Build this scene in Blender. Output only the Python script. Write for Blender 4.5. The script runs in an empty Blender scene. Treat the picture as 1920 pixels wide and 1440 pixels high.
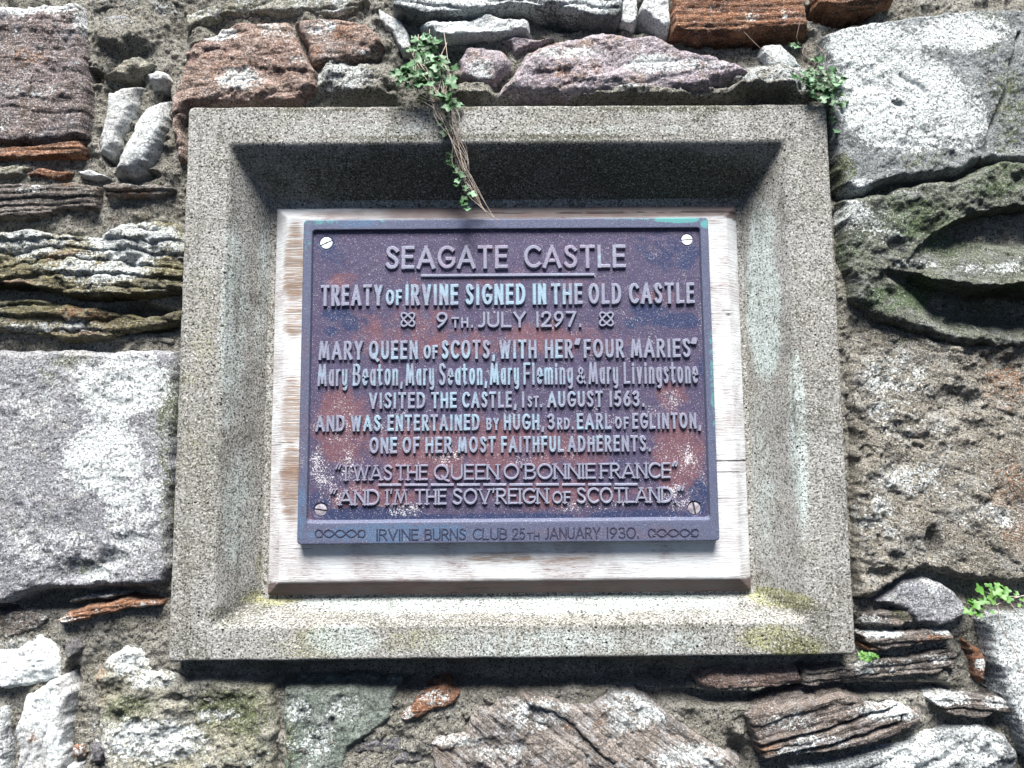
import bpy, math, random
import numpy as np
from mathutils import Vector, Matrix

# ------------------------------------------------------------------ camera, sky, sun
S = bpy.context.scene
COL = S.collection
F_PX, DIST = 1480.0, 1.48                 # focal length in photo pixels (1920 wide), distance to the frame front
PITCH, YAW, ROLL = 0.10859, 0.00779, -0.00842
cp, sp, cy, sy = math.cos(PITCH), math.sin(PITCH), math.cos(YAW), math.sin(YAW)
FWD = np.array([sy*cp, cy*cp, sp]); R0 = np.array([cy, -sy, 0.0]); U0 = np.cross(R0, FWD)
RGT = R0*math.cos(ROLL) + U0*math.sin(ROLL); UPV = -R0*math.sin(ROLL) + U0*math.cos(ROLL)
EYE = np.array([0, -DIST, 0.0])
cam = bpy.data.cameras.new('camera'); cam.sensor_width = 36; cam.lens = F_PX/1920*36
cam.clip_start = 0.05; cam.clip_end = 500
co = bpy.data.objects.new('camera', cam); COL.objects.link(co)
co.matrix_world = Matrix(((RGT[0], UPV[0], -FWD[0], EYE[0]), (RGT[1], UPV[1], -FWD[1], EYE[1]),
                          (RGT[2], UPV[2], -FWD[2], EYE[2]), (0, 0, 0, 1)))
S.camera = co
S.view_settings.view_transform = 'Standard'; S.view_settings.look = 'None'
S.view_settings.exposure = 1.45; S.view_settings.gamma = 1.0
SUN_EL, SUN_AZ = math.radians(60), math.radians(-2)        # light falls from above, in front of the wall
W = bpy.data.worlds.new('World'); S.world = W; W.use_nodes = True
nt = W.node_tree
sky = nt.nodes.new('ShaderNodeTexSky'); sky.sky_type = 'NISHITA'; sky.sun_disc = False
sky.sun_elevation = SUN_EL; sky.sun_rotation = math.pi - SUN_AZ
sky.air_density = 0.3; sky.dust_density = 0.3; sky.ozone_density = 1.0
bg = nt.nodes['Background']; bg.inputs[1].default_value = 0.05
nt.links.new(sky.outputs[0], bg.inputs[0])
sun = bpy.data.lights.new('sun', 'SUN'); sun.energy = 5.0; sun.angle = math.radians(32); sun.color = (1, .97, .93)
so = bpy.data.objects.new('sun', sun); COL.objects.link(so)
d = Vector((math.sin(SUN_AZ)*math.cos(SUN_EL), -math.cos(SUN_AZ)*math.cos(SUN_EL), math.sin(SUN_EL)))
so.rotation_euler = d.to_track_quat('Z', 'Y').to_euler(); so.location = d*10

# ------------------------------------------------------------------ helpers
def at(px, py, Y):
    v = FWD + (px-960)/F_PX*RGT + (720-py)/F_PX*UPV
    return EYE + (Y+DIST)/v[1]*v
def xz(px, py, Y):
    p = at(px, py, Y); return (p[0], p[2])
def h2(ix, iy, seed):
    a = (ix.astype(np.int64)*374761393 + iy.astype(np.int64)*668265263 + seed*2147483647) & 0xffffffff
    a = ((a ^ (a >> 13))*1274126177) & 0xffffffff
    a = ((a ^ (a >> 16))*2246822519) & 0xffffffff
    return ((a ^ (a >> 15)) & 0xffff)/65535.0
def vnoise(x, y, seed=0):
    ix, iy = np.floor(x), np.floor(y); fx, fy = x-ix, y-iy
    fx = fx*fx*fx*(fx*(fx*6-15)+10); fy = fy*fy*fy*(fy*(fy*6-15)+10)
    a, b = h2(ix, iy, seed), h2(ix+1, iy, seed); c, e = h2(ix, iy+1, seed), h2(ix+1, iy+1, seed)
    return (a+(b-a)*fx)*(1-fy) + (c+(e-c)*fx)*fy
def fbm(x, y, seed=0, octv=5, gain=.5):
    s = np.zeros_like(x); a = 1.0; t = 0
    for i in range(octv):
        c, q = math.cos(i*1.1), math.sin(i*1.1)
        s += a*(vnoise((x*c-y*q)*2**i+i*7.3, (x*q+y*c)*2**i-i*3.1, seed+i)-.5); t += a; a *= gain
    return s/t*2                                         # about -1..1
def ridged(x, y, seed=0, octv=4):
    s = np.zeros_like(x); a = 1.0; t = 0
    for i in range(octv):
        s += a*(1-np.abs(2*vnoise(x*2**i+i*5.1, y*2**i+i*2.7, seed+i)-1)); t += a; a *= .5
    return s/t
def worley(x, y, seed=0):
    ix, iy = np.floor(x), np.floor(y); best = np.full(x.shape, 9.0); rid = np.zeros(x.shape)
    for i in (-1, 0, 1):
        for j in (-1, 0, 1):
            cx, cz = ix+i, iy+j
            dd = np.hypot(cx+h2(cx, cz, seed)-x, cz+h2(cx, cz, seed+9)-y)
            m = dd < best; best = np.where(m, dd, best); rid = np.where(m, h2(cx, cz, seed+17), rid)
    return best, rid
def sdist(poly, X, Z):                                   # signed distance, positive inside
    P = np.asarray(poly); n = len(P); dm = np.full(X.shape, 1e9); ins = np.zeros(X.shape, bool)
    for i in range(n):
        x0, y0 = P[i]; x1, y1 = P[(i+1) % n]; dx, dy = x1-x0, y1-y0
        t = np.clip(((X-x0)*dx+(Z-y0)*dy)/(dx*dx+dy*dy+1e-12), 0, 1)
        dm = np.minimum(dm, np.hypot(X-x0-t*dx, Z-y0-t*dy))
        if y0 != y1:
            ins ^= ((y0 > Z) != (y1 > Z)) & (X < (x1-x0)*(Z-y0)/(y1-y0)+x0)
    return np.where(ins, dm, -dm)
def pdist(pl, X, Z):                                     # distance to an open polyline
    dm = np.full(X.shape, 1e9)
    for (x0, y0), (x1, y1) in zip(pl, pl[1:]):
        dx, dy = x1-x0, y1-y0
        t = np.clip(((X-x0)*dx+(Z-y0)*dy)/(dx*dx+dy*dy+1e-12), 0, 1)
        dm = np.minimum(dm, np.hypot(X-x0-t*dx, Z-y0-t*dy))
    return dm
def sm(a, b, x):
    t = np.clip((x-a)/(b-a), 0, 1); return t*t*(3-2*t)
def mesh_obj(name, V, Fq, mat, parent=None, smooth=True, attr=None, origin=None, tri=None):
    V = np.asarray(V, float)
    o0 = V.mean(0) if origin is None else np.asarray(origin, float)
    me = bpy.data.meshes.new(name)
    faces = [np.asarray(Fq)] if len(Fq) else []
    nv = len(V); me.vertices.add(nv); me.vertices.foreach_set('co', (V-o0).ravel())
    groups = []
    if len(Fq): groups.append(np.asarray(Fq, int))
    if tri is not None and len(tri): groups.append(np.asarray(tri, int))
    nl = sum(g.size for g in groups); nf = sum(len(g) for g in groups)
    me.loops.add(nl); me.polygons.add(nf)
    me.loops.foreach_set('vertex_index', np.concatenate([g.ravel() for g in groups]))
    tot = np.concatenate([np.full(len(g), g.shape[1]) for g in groups])
    me.polygons.foreach_set('loop_start', np.concatenate([[0], np.cumsum(tot)[:-1]]))
    me.update(calc_edges=True)
    me.polygons.foreach_set('use_smooth', np.full(nf, smooth))
    for k, a in (attr or {}).items():
        ca = me.color_attributes.new(k, 'FLOAT_COLOR', 'POINT')
        ca.data.foreach_set('color', np.asarray(a, np.float32).ravel())
    me.materials.append(mat)
    o = bpy.data.objects.new(name, me); COL.objects.link(o)
    pw = Vector((0, 0, 0))
    if parent:
        o.parent = parent; pw = WPOS[parent.name]
    o.location = Vector(o0)-pw; WPOS[o.name] = Vector(o0)
    return o
WPOS = {}
def thing(name, label, cat, loc, group=None):
    o = bpy.data.objects.new(name, None); COL.objects.link(o); o.location = loc; o.empty_display_size = .05
    o['label'] = label; o['category'] = cat
    if group: o['group'] = group
    WPOS[o.name] = Vector(loc); return o
def grid_faces(nz, nx, keep=None):
    i = np.arange(nz*nx).reshape(nz, nx)
    q = np.stack([i[:-1, :-1], i[:-1, 1:], i[1:, 1:], i[1:, :-1]], -1)
    if keep is not None:
        k = keep[:-1, :-1] & keep[:-1, 1:] & keep[1:, 1:] & keep[1:, :-1]
        q = q[k]
    return q.reshape(-1, 4)
def compact(V, Fq, *arr):
    u, inv = np.unique(Fq, return_inverse=True)
    return (V[u], inv.reshape(Fq.shape)) + tuple(a[u] for a in arr)

# ------------------------------------------------------------------ materials
class NB:
    def __init__(s, name):
        s.m = bpy.data.materials.new(name); s.m.use_nodes = True; s.t = s.m.node_tree; s.b = s.t.nodes['Principled BSDF']
    def n(s, typ, **k):
        x = s.t.nodes.new(typ)
        for a, v in k.items(): setattr(x, a, v)
        return x
    def l(s, a, b): s.t.links.new(a, b)
    def val(s, inp, v):
        if hasattr(v, 'links'): s.l(v, inp)
        else: inp.default_value = v
    def math(s, op, a, b=0.0, clamp=False):
        x = s.n('ShaderNodeMath', operation=op, use_clamp=clamp); s.val(x.inputs[0], a); s.val(x.inputs[1], b); return x.outputs[0]
    def mix(s, f, a, b, mode='MIX'):
        x = s.n('ShaderNodeMix', data_type='RGBA', blend_type=mode); s.val(x.inputs[0], f)
        for i, v in ((6, a), (7, b)):
            if hasattr(v, 'links'): s.l(v, x.inputs[i])
            else: x.inputs[i].default_value = (*v, 1)
        return x.outputs[2]
    def ramp(s, f, a, b):                                # smooth step a..b
        x = s.n('ShaderNodeMapRange', interpolation_type='SMOOTHSTEP'); s.val(x.inputs[0], f)
        x.inputs[1].default_value = a; x.inputs[2].default_value = b; return x.outputs[0]
    def noise(s, vec, scale, det=4, rough=.6, dist=0.0):
        x = s.n('ShaderNodeTexNoise'); s.l(vec, x.inputs['Vector']); x.inputs['Scale'].default_value = scale
        x.inputs['Detail'].default_value = det; x.inputs['Roughness'].default_value = rough
        x.inputs['Distortion'].default_value = dist; return x.outputs[0]
    def coords(s):
        tc = s.n('ShaderNodeTexCoord'); oi = s.n('ShaderNodeObjectInfo')
        r = s.math('MULTIPLY', oi.outputs['Random'], 37.0)
        a = s.n('ShaderNodeVectorMath', operation='ADD'); s.l(tc.outputs['Object'], a.inputs[0]); s.l(r, a.inputs[1]); return a.outputs[0]
    def attr(s, nm):
        x = s.n('ShaderNodeAttribute', attribute_name=nm); sep = s.n('ShaderNodeSeparateColor'); s.l(x.outputs[0], sep.inputs[0]); return sep.outputs
LICHEN, MOSS, RUST = (.74, .79, .79), (.085, .105, .032), (.30, .145, .07)
def rock(name, c1, c2, c3, strata=None, speck=.5, white=.3, bump=1.0, rough=.9, sc=1.0, moss=MOSS, rust=RUST, lichen=LICHEN, sscale=1.0):
    b = NB(name); v = b.coords()
    col = b.mix(b.ramp(b.noise(v, 9*sc, 6, .65, .4), .38, .62), c1, c2)
    col = b.mix(b.ramp(b.noise(v, 22*sc, 6, .7, .8), .48, .68), col, c3)
    tone = b.noise(v, 70, 6, .75)
    col = b.mix(b.math('MULTIPLY', b.ramp(tone, .56, .36), .55), col, tuple(x*.32 for x in c1))
    hgt = b.math('MULTIPLY', b.noise(v, 120, 6, .75), 1.0)
    if strata:
        ang, amt = strata
        mp = b.n('ShaderNodeMapping'); b.l(v, mp.inputs[0]); mp.inputs['Rotation'].default_value = (0, math.radians(ang), 0)
        m2 = b.n('ShaderNodeMapping'); b.l(mp.outputs[0], m2.inputs[0]); m2.inputs['Scale'].default_value = (12, 30, 150*sscale)
        sn = b.noise(m2.outputs[0], 1.0, 5, .65, .5)
        col = b.mix(b.math('MULTIPLY', b.ramp(sn, .56, .38), amt), col, tuple(x*.22 for x in c1))
        hgt = b.math('ADD', hgt, b.math('MULTIPLY', sn, 1.6*amt))
    A = b.attr('stain_shade'); br = b.noise(v, 45, 7, .75); br2 = b.noise(v, 190, 4, .7)
    br3 = b.noise(v, 11, 4, .6)
    brk = b.math('ADD', b.math('ADD', b.math('MULTIPLY', b.math('SUBTRACT', br, .5), .9), b.math('MULTIPLY', b.math('SUBTRACT', br2, .5), 1.5)), b.math('MULTIPLY', b.math('SUBTRACT', br3, .5), .9))
    def mask(ch, th=.33):
        return b.ramp(b.math('SUBTRACT', b.math('ADD', b.math('MULTIPLY', ch, .62), brk), th), -.06, .10)
    col = b.mix(b.math('MULTIPLY', mask(A[2]), .85), col, rust)
    col = b.mix(b.math('MULTIPLY', mask(A[1]), .85), col, moss)
    col = b.mix(b.math('MULTIPLY', mask(A[0]), .92), col, lichen)
    wn = b.noise(v, 330, 3, .7)
    col = b.mix(b.math('MULTIPLY', b.ramp(wn, .54, .63), white), col, (.78, .78, .77))
    dn = b.noise(v, 270, 3, .75)
    dk = b.ramp(dn, .535, .61)
    col = b.mix(b.math('MULTIPLY', dk, min(1, speck*1.25)), col, (.028, .027, .026))
    b.l(col, b.b.inputs['Base Color']); b.b.inputs['Roughness'].default_value = rough
    b.b.inputs['Specular IOR Level'].default_value = .3
    hgt = b.math('SUBTRACT', hgt, b.math('MULTIPLY', dk, .35*min(1, speck*1.6)))
    hgt = b.math('ADD', hgt, b.math('MULTIPLY', b.noise(v, 420, 3, .7), .35))
    bp = b.n('ShaderNodeBump'); bp.inputs['Strength'].default_value = .9; bp.inputs['Distance'].default_value = 0.0095*bump
    b.l(hgt, bp.inputs['Height']); b.l(bp.outputs[0], b.b.inputs['Normal'])
    return b.m
M = {
 'brown':   rock('brown_sandstone', (.32, .205, .165), (.42, .30, .24), (.50, .41, .38), strata=(8, .5), speck=.6, white=.55),
 'purple':  rock('purple_sandstone', (.37, .31, .36), (.50, .44, .48), (.38, .27, .21), strata=(14, .4), speck=.55, white=.65),
 'leftbrown': rock('layered_brown_stone', (.22, .165, .14), (.30, .24, .235), (.28, .27, .30), strata=(-4, .55), speck=.6, white=.65),
 'rusty':   rock('rusty_sandstone', (.34, .15, .075), (.42, .21, .11), (.30, .14, .09), strata=(0, .85), speck=.4, white=.4),
 'slate':   rock('dark_slate', (.20, .17, .155), (.28, .235, .20), (.34, .31, .28), strata=(2, 1.0), speck=.55, white=.35, bump=1.3),
 'slate_d': rock('diagonal_slate', (.22, .17, .14), (.30, .25, .22), (.36, .35, .37), strata=(14, .9), speck=.5, white=.4, bump=1.2),
 'ripple':  rock('rippled_pale_sandstone', (.33, .275, .235), (.43, .385, .355), (.47, .50, .54), strata=(-38, .75), speck=.5, white=.35, bump=1.2),
 'mossy':   rock('yellow_green_boulder', (.27, .235, .12), (.34, .31, .17), (.44, .43, .34), strata=(0, .9), speck=.7, white=.4, bump=1.6),
 'block':   rock('smooth_grey_block', (.27, .275, .31), (.37, .375, .40), (.43, .43, .42), speck=.6, white=.75, bump=1.0),
 'whitish': rock('white_pebble_stone', (.55, .57, .57), (.64, .65, .65), (.48, .47, .45), speck=.45, white=.4, bump=.6),
 'cream':   rock('cream_stone', (.36, .34, .25), (.42, .41, .35), (.26, .27, .20), strata=(20, .35), speck=.6, white=.4),
 'green':   rock('green_grey_stone', (.17, .21, .175), (.23, .27, .23), (.32, .35, .33), speck=.6, white=.3),
 'lichen':  rock('grey_stone_for_lichen', (.26, .28, .29), (.32, .35, .36), (.19, .21, .21), strata=(40, .25), speck=.65, white=.4),
 'dark':    rock('dark_green_boulder', (.15, .165, .125), (.21, .225, .175), (.28, .295, .295), strata=(-12, .35), speck=.65, white=.35, bump=1.4, moss=(.06, .105, .03)),
 'rubbly':  rock('rubbly_brown_stone', (.29, .26, .205), (.38, .35, .29), (.43, .425, .40), speck=.8, white=.65, bump=1.6, strata=(-18, .4)),
 'mortar':  rock('old_lime_mortar', (.30, .285, .235), (.38, .365, .32), (.24, .22, .17), speck=.85, white=.5, bump=1.9, sc=1.3),
 'mortar_d': rock('purple_grey_mortar', (.17, .165, .18), (.23, .22, .24), (.20, .19, .17), speck=.6, white=.2, bump=1.4),
}
def concrete():
    b = NB('weathered_cast_stone'); v = b.coords()
    col = b.mix(b.ramp(b.noise(v, 5, 5, .6), .35, .65), (.325, .318, .292), (.40, .397, .38))
    col = b.mix(b.math('MULTIPLY', b.ramp(b.noise(v, 17, 6, .7), .45, .66), .5), col, (.25, .245, .20))
    A = b.attr('stain_shade'); br = b.noise(v, 16, 7, .7)
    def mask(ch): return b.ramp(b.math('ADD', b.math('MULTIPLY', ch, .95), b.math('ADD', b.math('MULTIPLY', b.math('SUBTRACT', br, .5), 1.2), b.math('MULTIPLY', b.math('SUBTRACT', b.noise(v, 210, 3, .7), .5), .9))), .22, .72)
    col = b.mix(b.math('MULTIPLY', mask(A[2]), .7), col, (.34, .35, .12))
    col = b.mix(b.math('MULTIPLY', mask(A[1]), .75), col, (.062, .064, .026))  # algae colour, made extra dark to carry the soffit's shade
    col = b.mix(b.math('MULTIPLY', mask(A[0]), .8), col, (.62, .72, .70))
    ms = b.n('ShaderNodeMapping'); b.l(v, ms.inputs[0]); ms.inputs['Scale'].default_value = (55, 55, 3.2)
    col = b.mix(b.math('MULTIPLY', b.ramp(b.noise(ms.outputs[0], 1, 5, .65), .54, .66), .45), col, (.12, .115, .085))
    col = b.mix(b.math('MULTIPLY', b.ramp(b.noise(ms.outputs[0], 1.7, 5, .65), .56, .68), .4), col, (.50, .50, .46))
    gr = b.math('ADD', b.math('MULTIPLY', b.noise(v, 12, 6, .75, .6), .7), b.math('MULTIPLY', b.noise(v, 90, 4, .7), .3))
    col = b.mix(b.math('MULTIPLY', b.ramp(gr, .52, .60), .55), col, (.105, .105, .08))
    wn = b.noise(v, 300, 3, .7); col = b.mix(b.math('MULTIPLY', b.ramp(wn, .53, .62), .62), col, (.74, .72, .70))
    dn = b.noise(v, 260, 3, .75); dk = b.ramp(dn, .53, .60)
    col = b.mix(b.math('MULTIPLY', dk, .82), col, (.04, .037, .03))
    vo = b.n('ShaderNodeTexVoronoi'); b.l(v, vo.inputs['Vector']); vo.inputs['Scale'].default_value = 62
    pit = b.math('MULTIPLY', b.ramp(vo.outputs['Distance'], .17, .09), b.ramp(b.noise(v, 9, 2), .47, .58))
    col = b.mix(pit, col, (.03, .03, .03))
    b.l(col, b.b.inputs['Base Color']); b.b.inputs['Roughness'].default_value = .92; b.b.inputs['Specular IOR Level'].default_value = .25
    h = b.math('SUBTRACT', b.math('MULTIPLY', b.noise(v, 160, 6, .75), 1.0), b.math('ADD', b.math('MULTIPLY', dk, .5), pit))
    bp = b.n('ShaderNodeBump'); bp.inputs['Strength'].default_value = .9; bp.inputs['Distance'].default_value = .008
    b.l(h, bp.inputs['Height']); b.l(bp.outputs[0], b.b.inputs['Normal']); return b.m
def wood():
    b = NB('weathered_painted_wood'); v = b.coords()
    mp = b.n('ShaderNodeMapping'); b.l(v, mp.inputs[0]); mp.inputs['Scale'].default_value = (22, 22, 430)
    g = b.noise(mp.outputs[0], 1, 6, .7, .6)
    m2 = b.n('ShaderNodeMapping'); b.l(v, m2.inputs[0]); m2.inputs['Scale'].default_value = (1.6, 1.6, 46)
    g2 = b.noise(m2.outputs[0], 1, 5, .65, .8)
    A = b.attr('stain_shade')
    paint = b.mix(b.ramp(b.noise(v, 14, 4), .4, .65), (.57, .59, .60), (.43, .42, .425))
    bare = b.mix(b.ramp(g, .42, .6), (.11, .07, .05), (.29, .215, .165))
    wear = b.ramp(b.math('ADD', b.math('MULTIPLY', A[2], .62), b.math('MULTIPLY', b.math('SUBTRACT', b.math('ADD', b.math('MULTIPLY', g, .65), b.math('MULTIPLY', g2, .35)), .5), 2.3)), .26, .70)
    col = b.mix(wear, paint, bare)
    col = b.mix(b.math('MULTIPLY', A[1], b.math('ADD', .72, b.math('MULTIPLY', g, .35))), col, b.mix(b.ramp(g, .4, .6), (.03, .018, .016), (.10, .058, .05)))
    crack = b.math('MULTIPLY', b.ramp(g2, .37, .335), b.ramp(b.noise(v, 16, 3), .42, .54))
    col = b.mix(crack, col, (.06, .05, .05))
    m3 = b.n('ShaderNodeMapping'); b.l(v, m3.inputs[0]); m3.inputs['Scale'].default_value = (60, 60, 300)
    col = b.mix(b.math('MULTIPLY', b.ramp(b.noise(m3.outputs[0], 1, 5, .75), .50, .64), b.math('ADD', .15, b.math('MULTIPLY', b.ramp(b.noise(v, 7, 3), .45, .65), .5))), col, (.19, .12, .12))
    b.l(col, b.b.inputs['Base Color']); b.b.inputs['Roughness'].default_value = .85; b.b.inputs['Specular IOR Level'].default_value = .12
    bp = b.n('ShaderNodeBump'); bp.inputs['Strength'].default_value = .8; bp.inputs['Distance'].default_value = .0025
    b.l(b.math('SUBTRACT', g, crack), bp.inputs['Height']); b.l(bp.outputs[0], b.b.inputs['Normal']); return b.m
def bronze(name, base, red, blue, ramt, verd, chalk, spec=.18):
    b = NB(name); v = b.coords(); A = b.attr('stain_shade')
    n1 = b.noise(v, 13, 5, .6, .5); n2 = b.noise(v, 10, 5, .6, 1.0)
    n3 = b.math('ADD', b.math('MULTIPLY', b.math('SUBTRACT', b.noise(v, 38, 6, .7, .6), .5), 1.5), b.math('MULTIPLY', b.math('SUBTRACT', b.noise(v, 300, 3, .7), .5), .7))
    nn = b.math('ADD', b.math('MULTIPLY', b.math('SUBTRACT', n1, .5), 1.6), n3)
    col = b.mix(b.math('MULTIPLY', b.ramp(b.math('ADD', b.math('MULTIPLY', A[0], .8), nn), .15, .75), ramt), base, red)
    col = b.mix(b.math('MULTIPLY', b.ramp(b.math('ADD', b.math('MULTIPLY', A[2], .8), b.math('ADD', b.math('MULTIPLY', b.math('SUBTRACT', n2, .5), 1.5), n3)), .28, .66), .9), col, blue)
    ck = b.noise(v, 330, 4, .7); big = b.noise(v, 30, 4, .65)
    cm = b.ramp(b.math('ADD', b.math('ADD', b.math('MULTIPLY', A[1], .17), b.math('MULTIPLY', b.math('SUBTRACT', big, .5), .55)), ck), .665, .76)
    col = b.mix(b.math('MULTIPLY', cm, chalk), col, (.62, .60, .62))
    col = b.mix(b.math('MULTIPLY', b.ramp(b.noise(v, 500, 2, .6), .60, .68), .35), col, (.55, .55, .6))
    col = b.mix(b.math('MULTIPLY', b.ramp(b.noise(v, 420, 2, .6), .40, .34), .55), col, (.02, .02, .03))
    if verd > 0:
        A2 = b.attr('verdigris'); vm = b.ramp(b.math('ADD', A2[0], b.math('MULTIPLY', b.math('SUBTRACT', b.noise(v, 90, 6, .8), .5), 2.2)), .40, .85)
        col = b.mix(b.math('MULTIPLY', vm, verd), col, (.09, .27, .27))
    b.l(col, b.b.inputs['Base Color']); b.b.inputs['Metallic'].default_value = .12
    b.b.inputs['Roughness'].default_value = .5; b.b.inputs['Specular IOR Level'].default_value = spec
    bp = b.n('ShaderNodeBump'); bp.inputs['Strength'].default_value = .5; bp.inputs['Distance'].default_value = .0014
    b.l(b.math('ADD', b.noise(v, 330, 4, .7), b.math('MULTIPLY', cm, .5)), bp.inputs['Height']); b.l(bp.outputs[0], b.b.inputs['Normal']); return b.m
def plain(name, c, c2, rough=.6, sc=80, spec=.4, bump=.0008, sss=0):
    b = NB(name); v = b.coords()
    col = b.mix(b.ramp(b.noise(v, sc, 5, .7), .4, .6), c, c2); b.l(col, b.b.inputs['Base Color'])
    b.b.inputs['Roughness'].default_value = rough; b.b.inputs['Specular IOR Level'].default_value = spec
    bp = b.n('ShaderNodeBump'); bp.inputs['Strength'].default_value = .6; bp.inputs['Distance'].default_value = bump
    b.l(b.noise(v, 300, 4, .7), bp.inputs['Height']); b.l(bp.outputs[0], b.b.inputs['Normal']); return b.m
def leafmat(name, c, c2):
    b = NB(name); g = b.attr('tint')
    col = b.mix(g[0], c, c2); b.l(col, b.b.inputs['Base Color']); b.b.inputs['Roughness'].default_value = .5
    tr = b.n('ShaderNodeBsdfTranslucent'); b.l(col, tr.inputs[0]); mx = b.n('ShaderNodeMixShader'); mx.inputs[0].default_value = .25
    out = b.t.nodes['Material Output']; b.l(b.b.outputs[0], mx.inputs[1]); b.l(tr.outputs[0], mx.inputs[2]); b.l(mx.outputs[0], out.inputs[0]); return b.m
CONC, WOOD = concrete(), wood()
FIELD = bronze('bronze_field', (.064, .054, .098), (.145, .068, .076), (.024, .036, .088), .8, 0, .85)
RIM = bronze('bronze_rim', (.085, .095, .15), (.11, .075, .105), (.075, .12, .20), .45, .95, .35)
LETTER = bronze('bronze_lettering', (.21, .22, .29), (.225, .19, .26), (.25, .36, .44), .8, 0, .4)
INCISE = bronze('bronze_incised_lettering', (.03, .034, .065), (.045, .038, .06), (.03, .045, .085), .5, 0, .25)
SCREW_W = plain('pale_painted_screw', (.72, .78, .76), (.60, .66, .66))
SCREW_M = plain('worn_metal_screw', (.34, .32, .36), (.17, .15, .18), .4)
SLOT = plain('dark_screw_slot', (.02, .02, .02), (.03, .03, .03), .9)  # near-black block that fills the slot
LEAF = leafmat('creeper_leaf', (.018, .075, .013), (.16, .31, .17))
LEAF2 = leafmat('young_creeper_leaf', (.06, .17, .025), (.15, .31, .08))
STEM = plain('dry_stem', (.36, .29, .23), (.55, .48, .42), .8, 60)
TWIG = plain('dark_stem', (.10, .075, .06), (.20, .15, .12), .8, 60)

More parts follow.
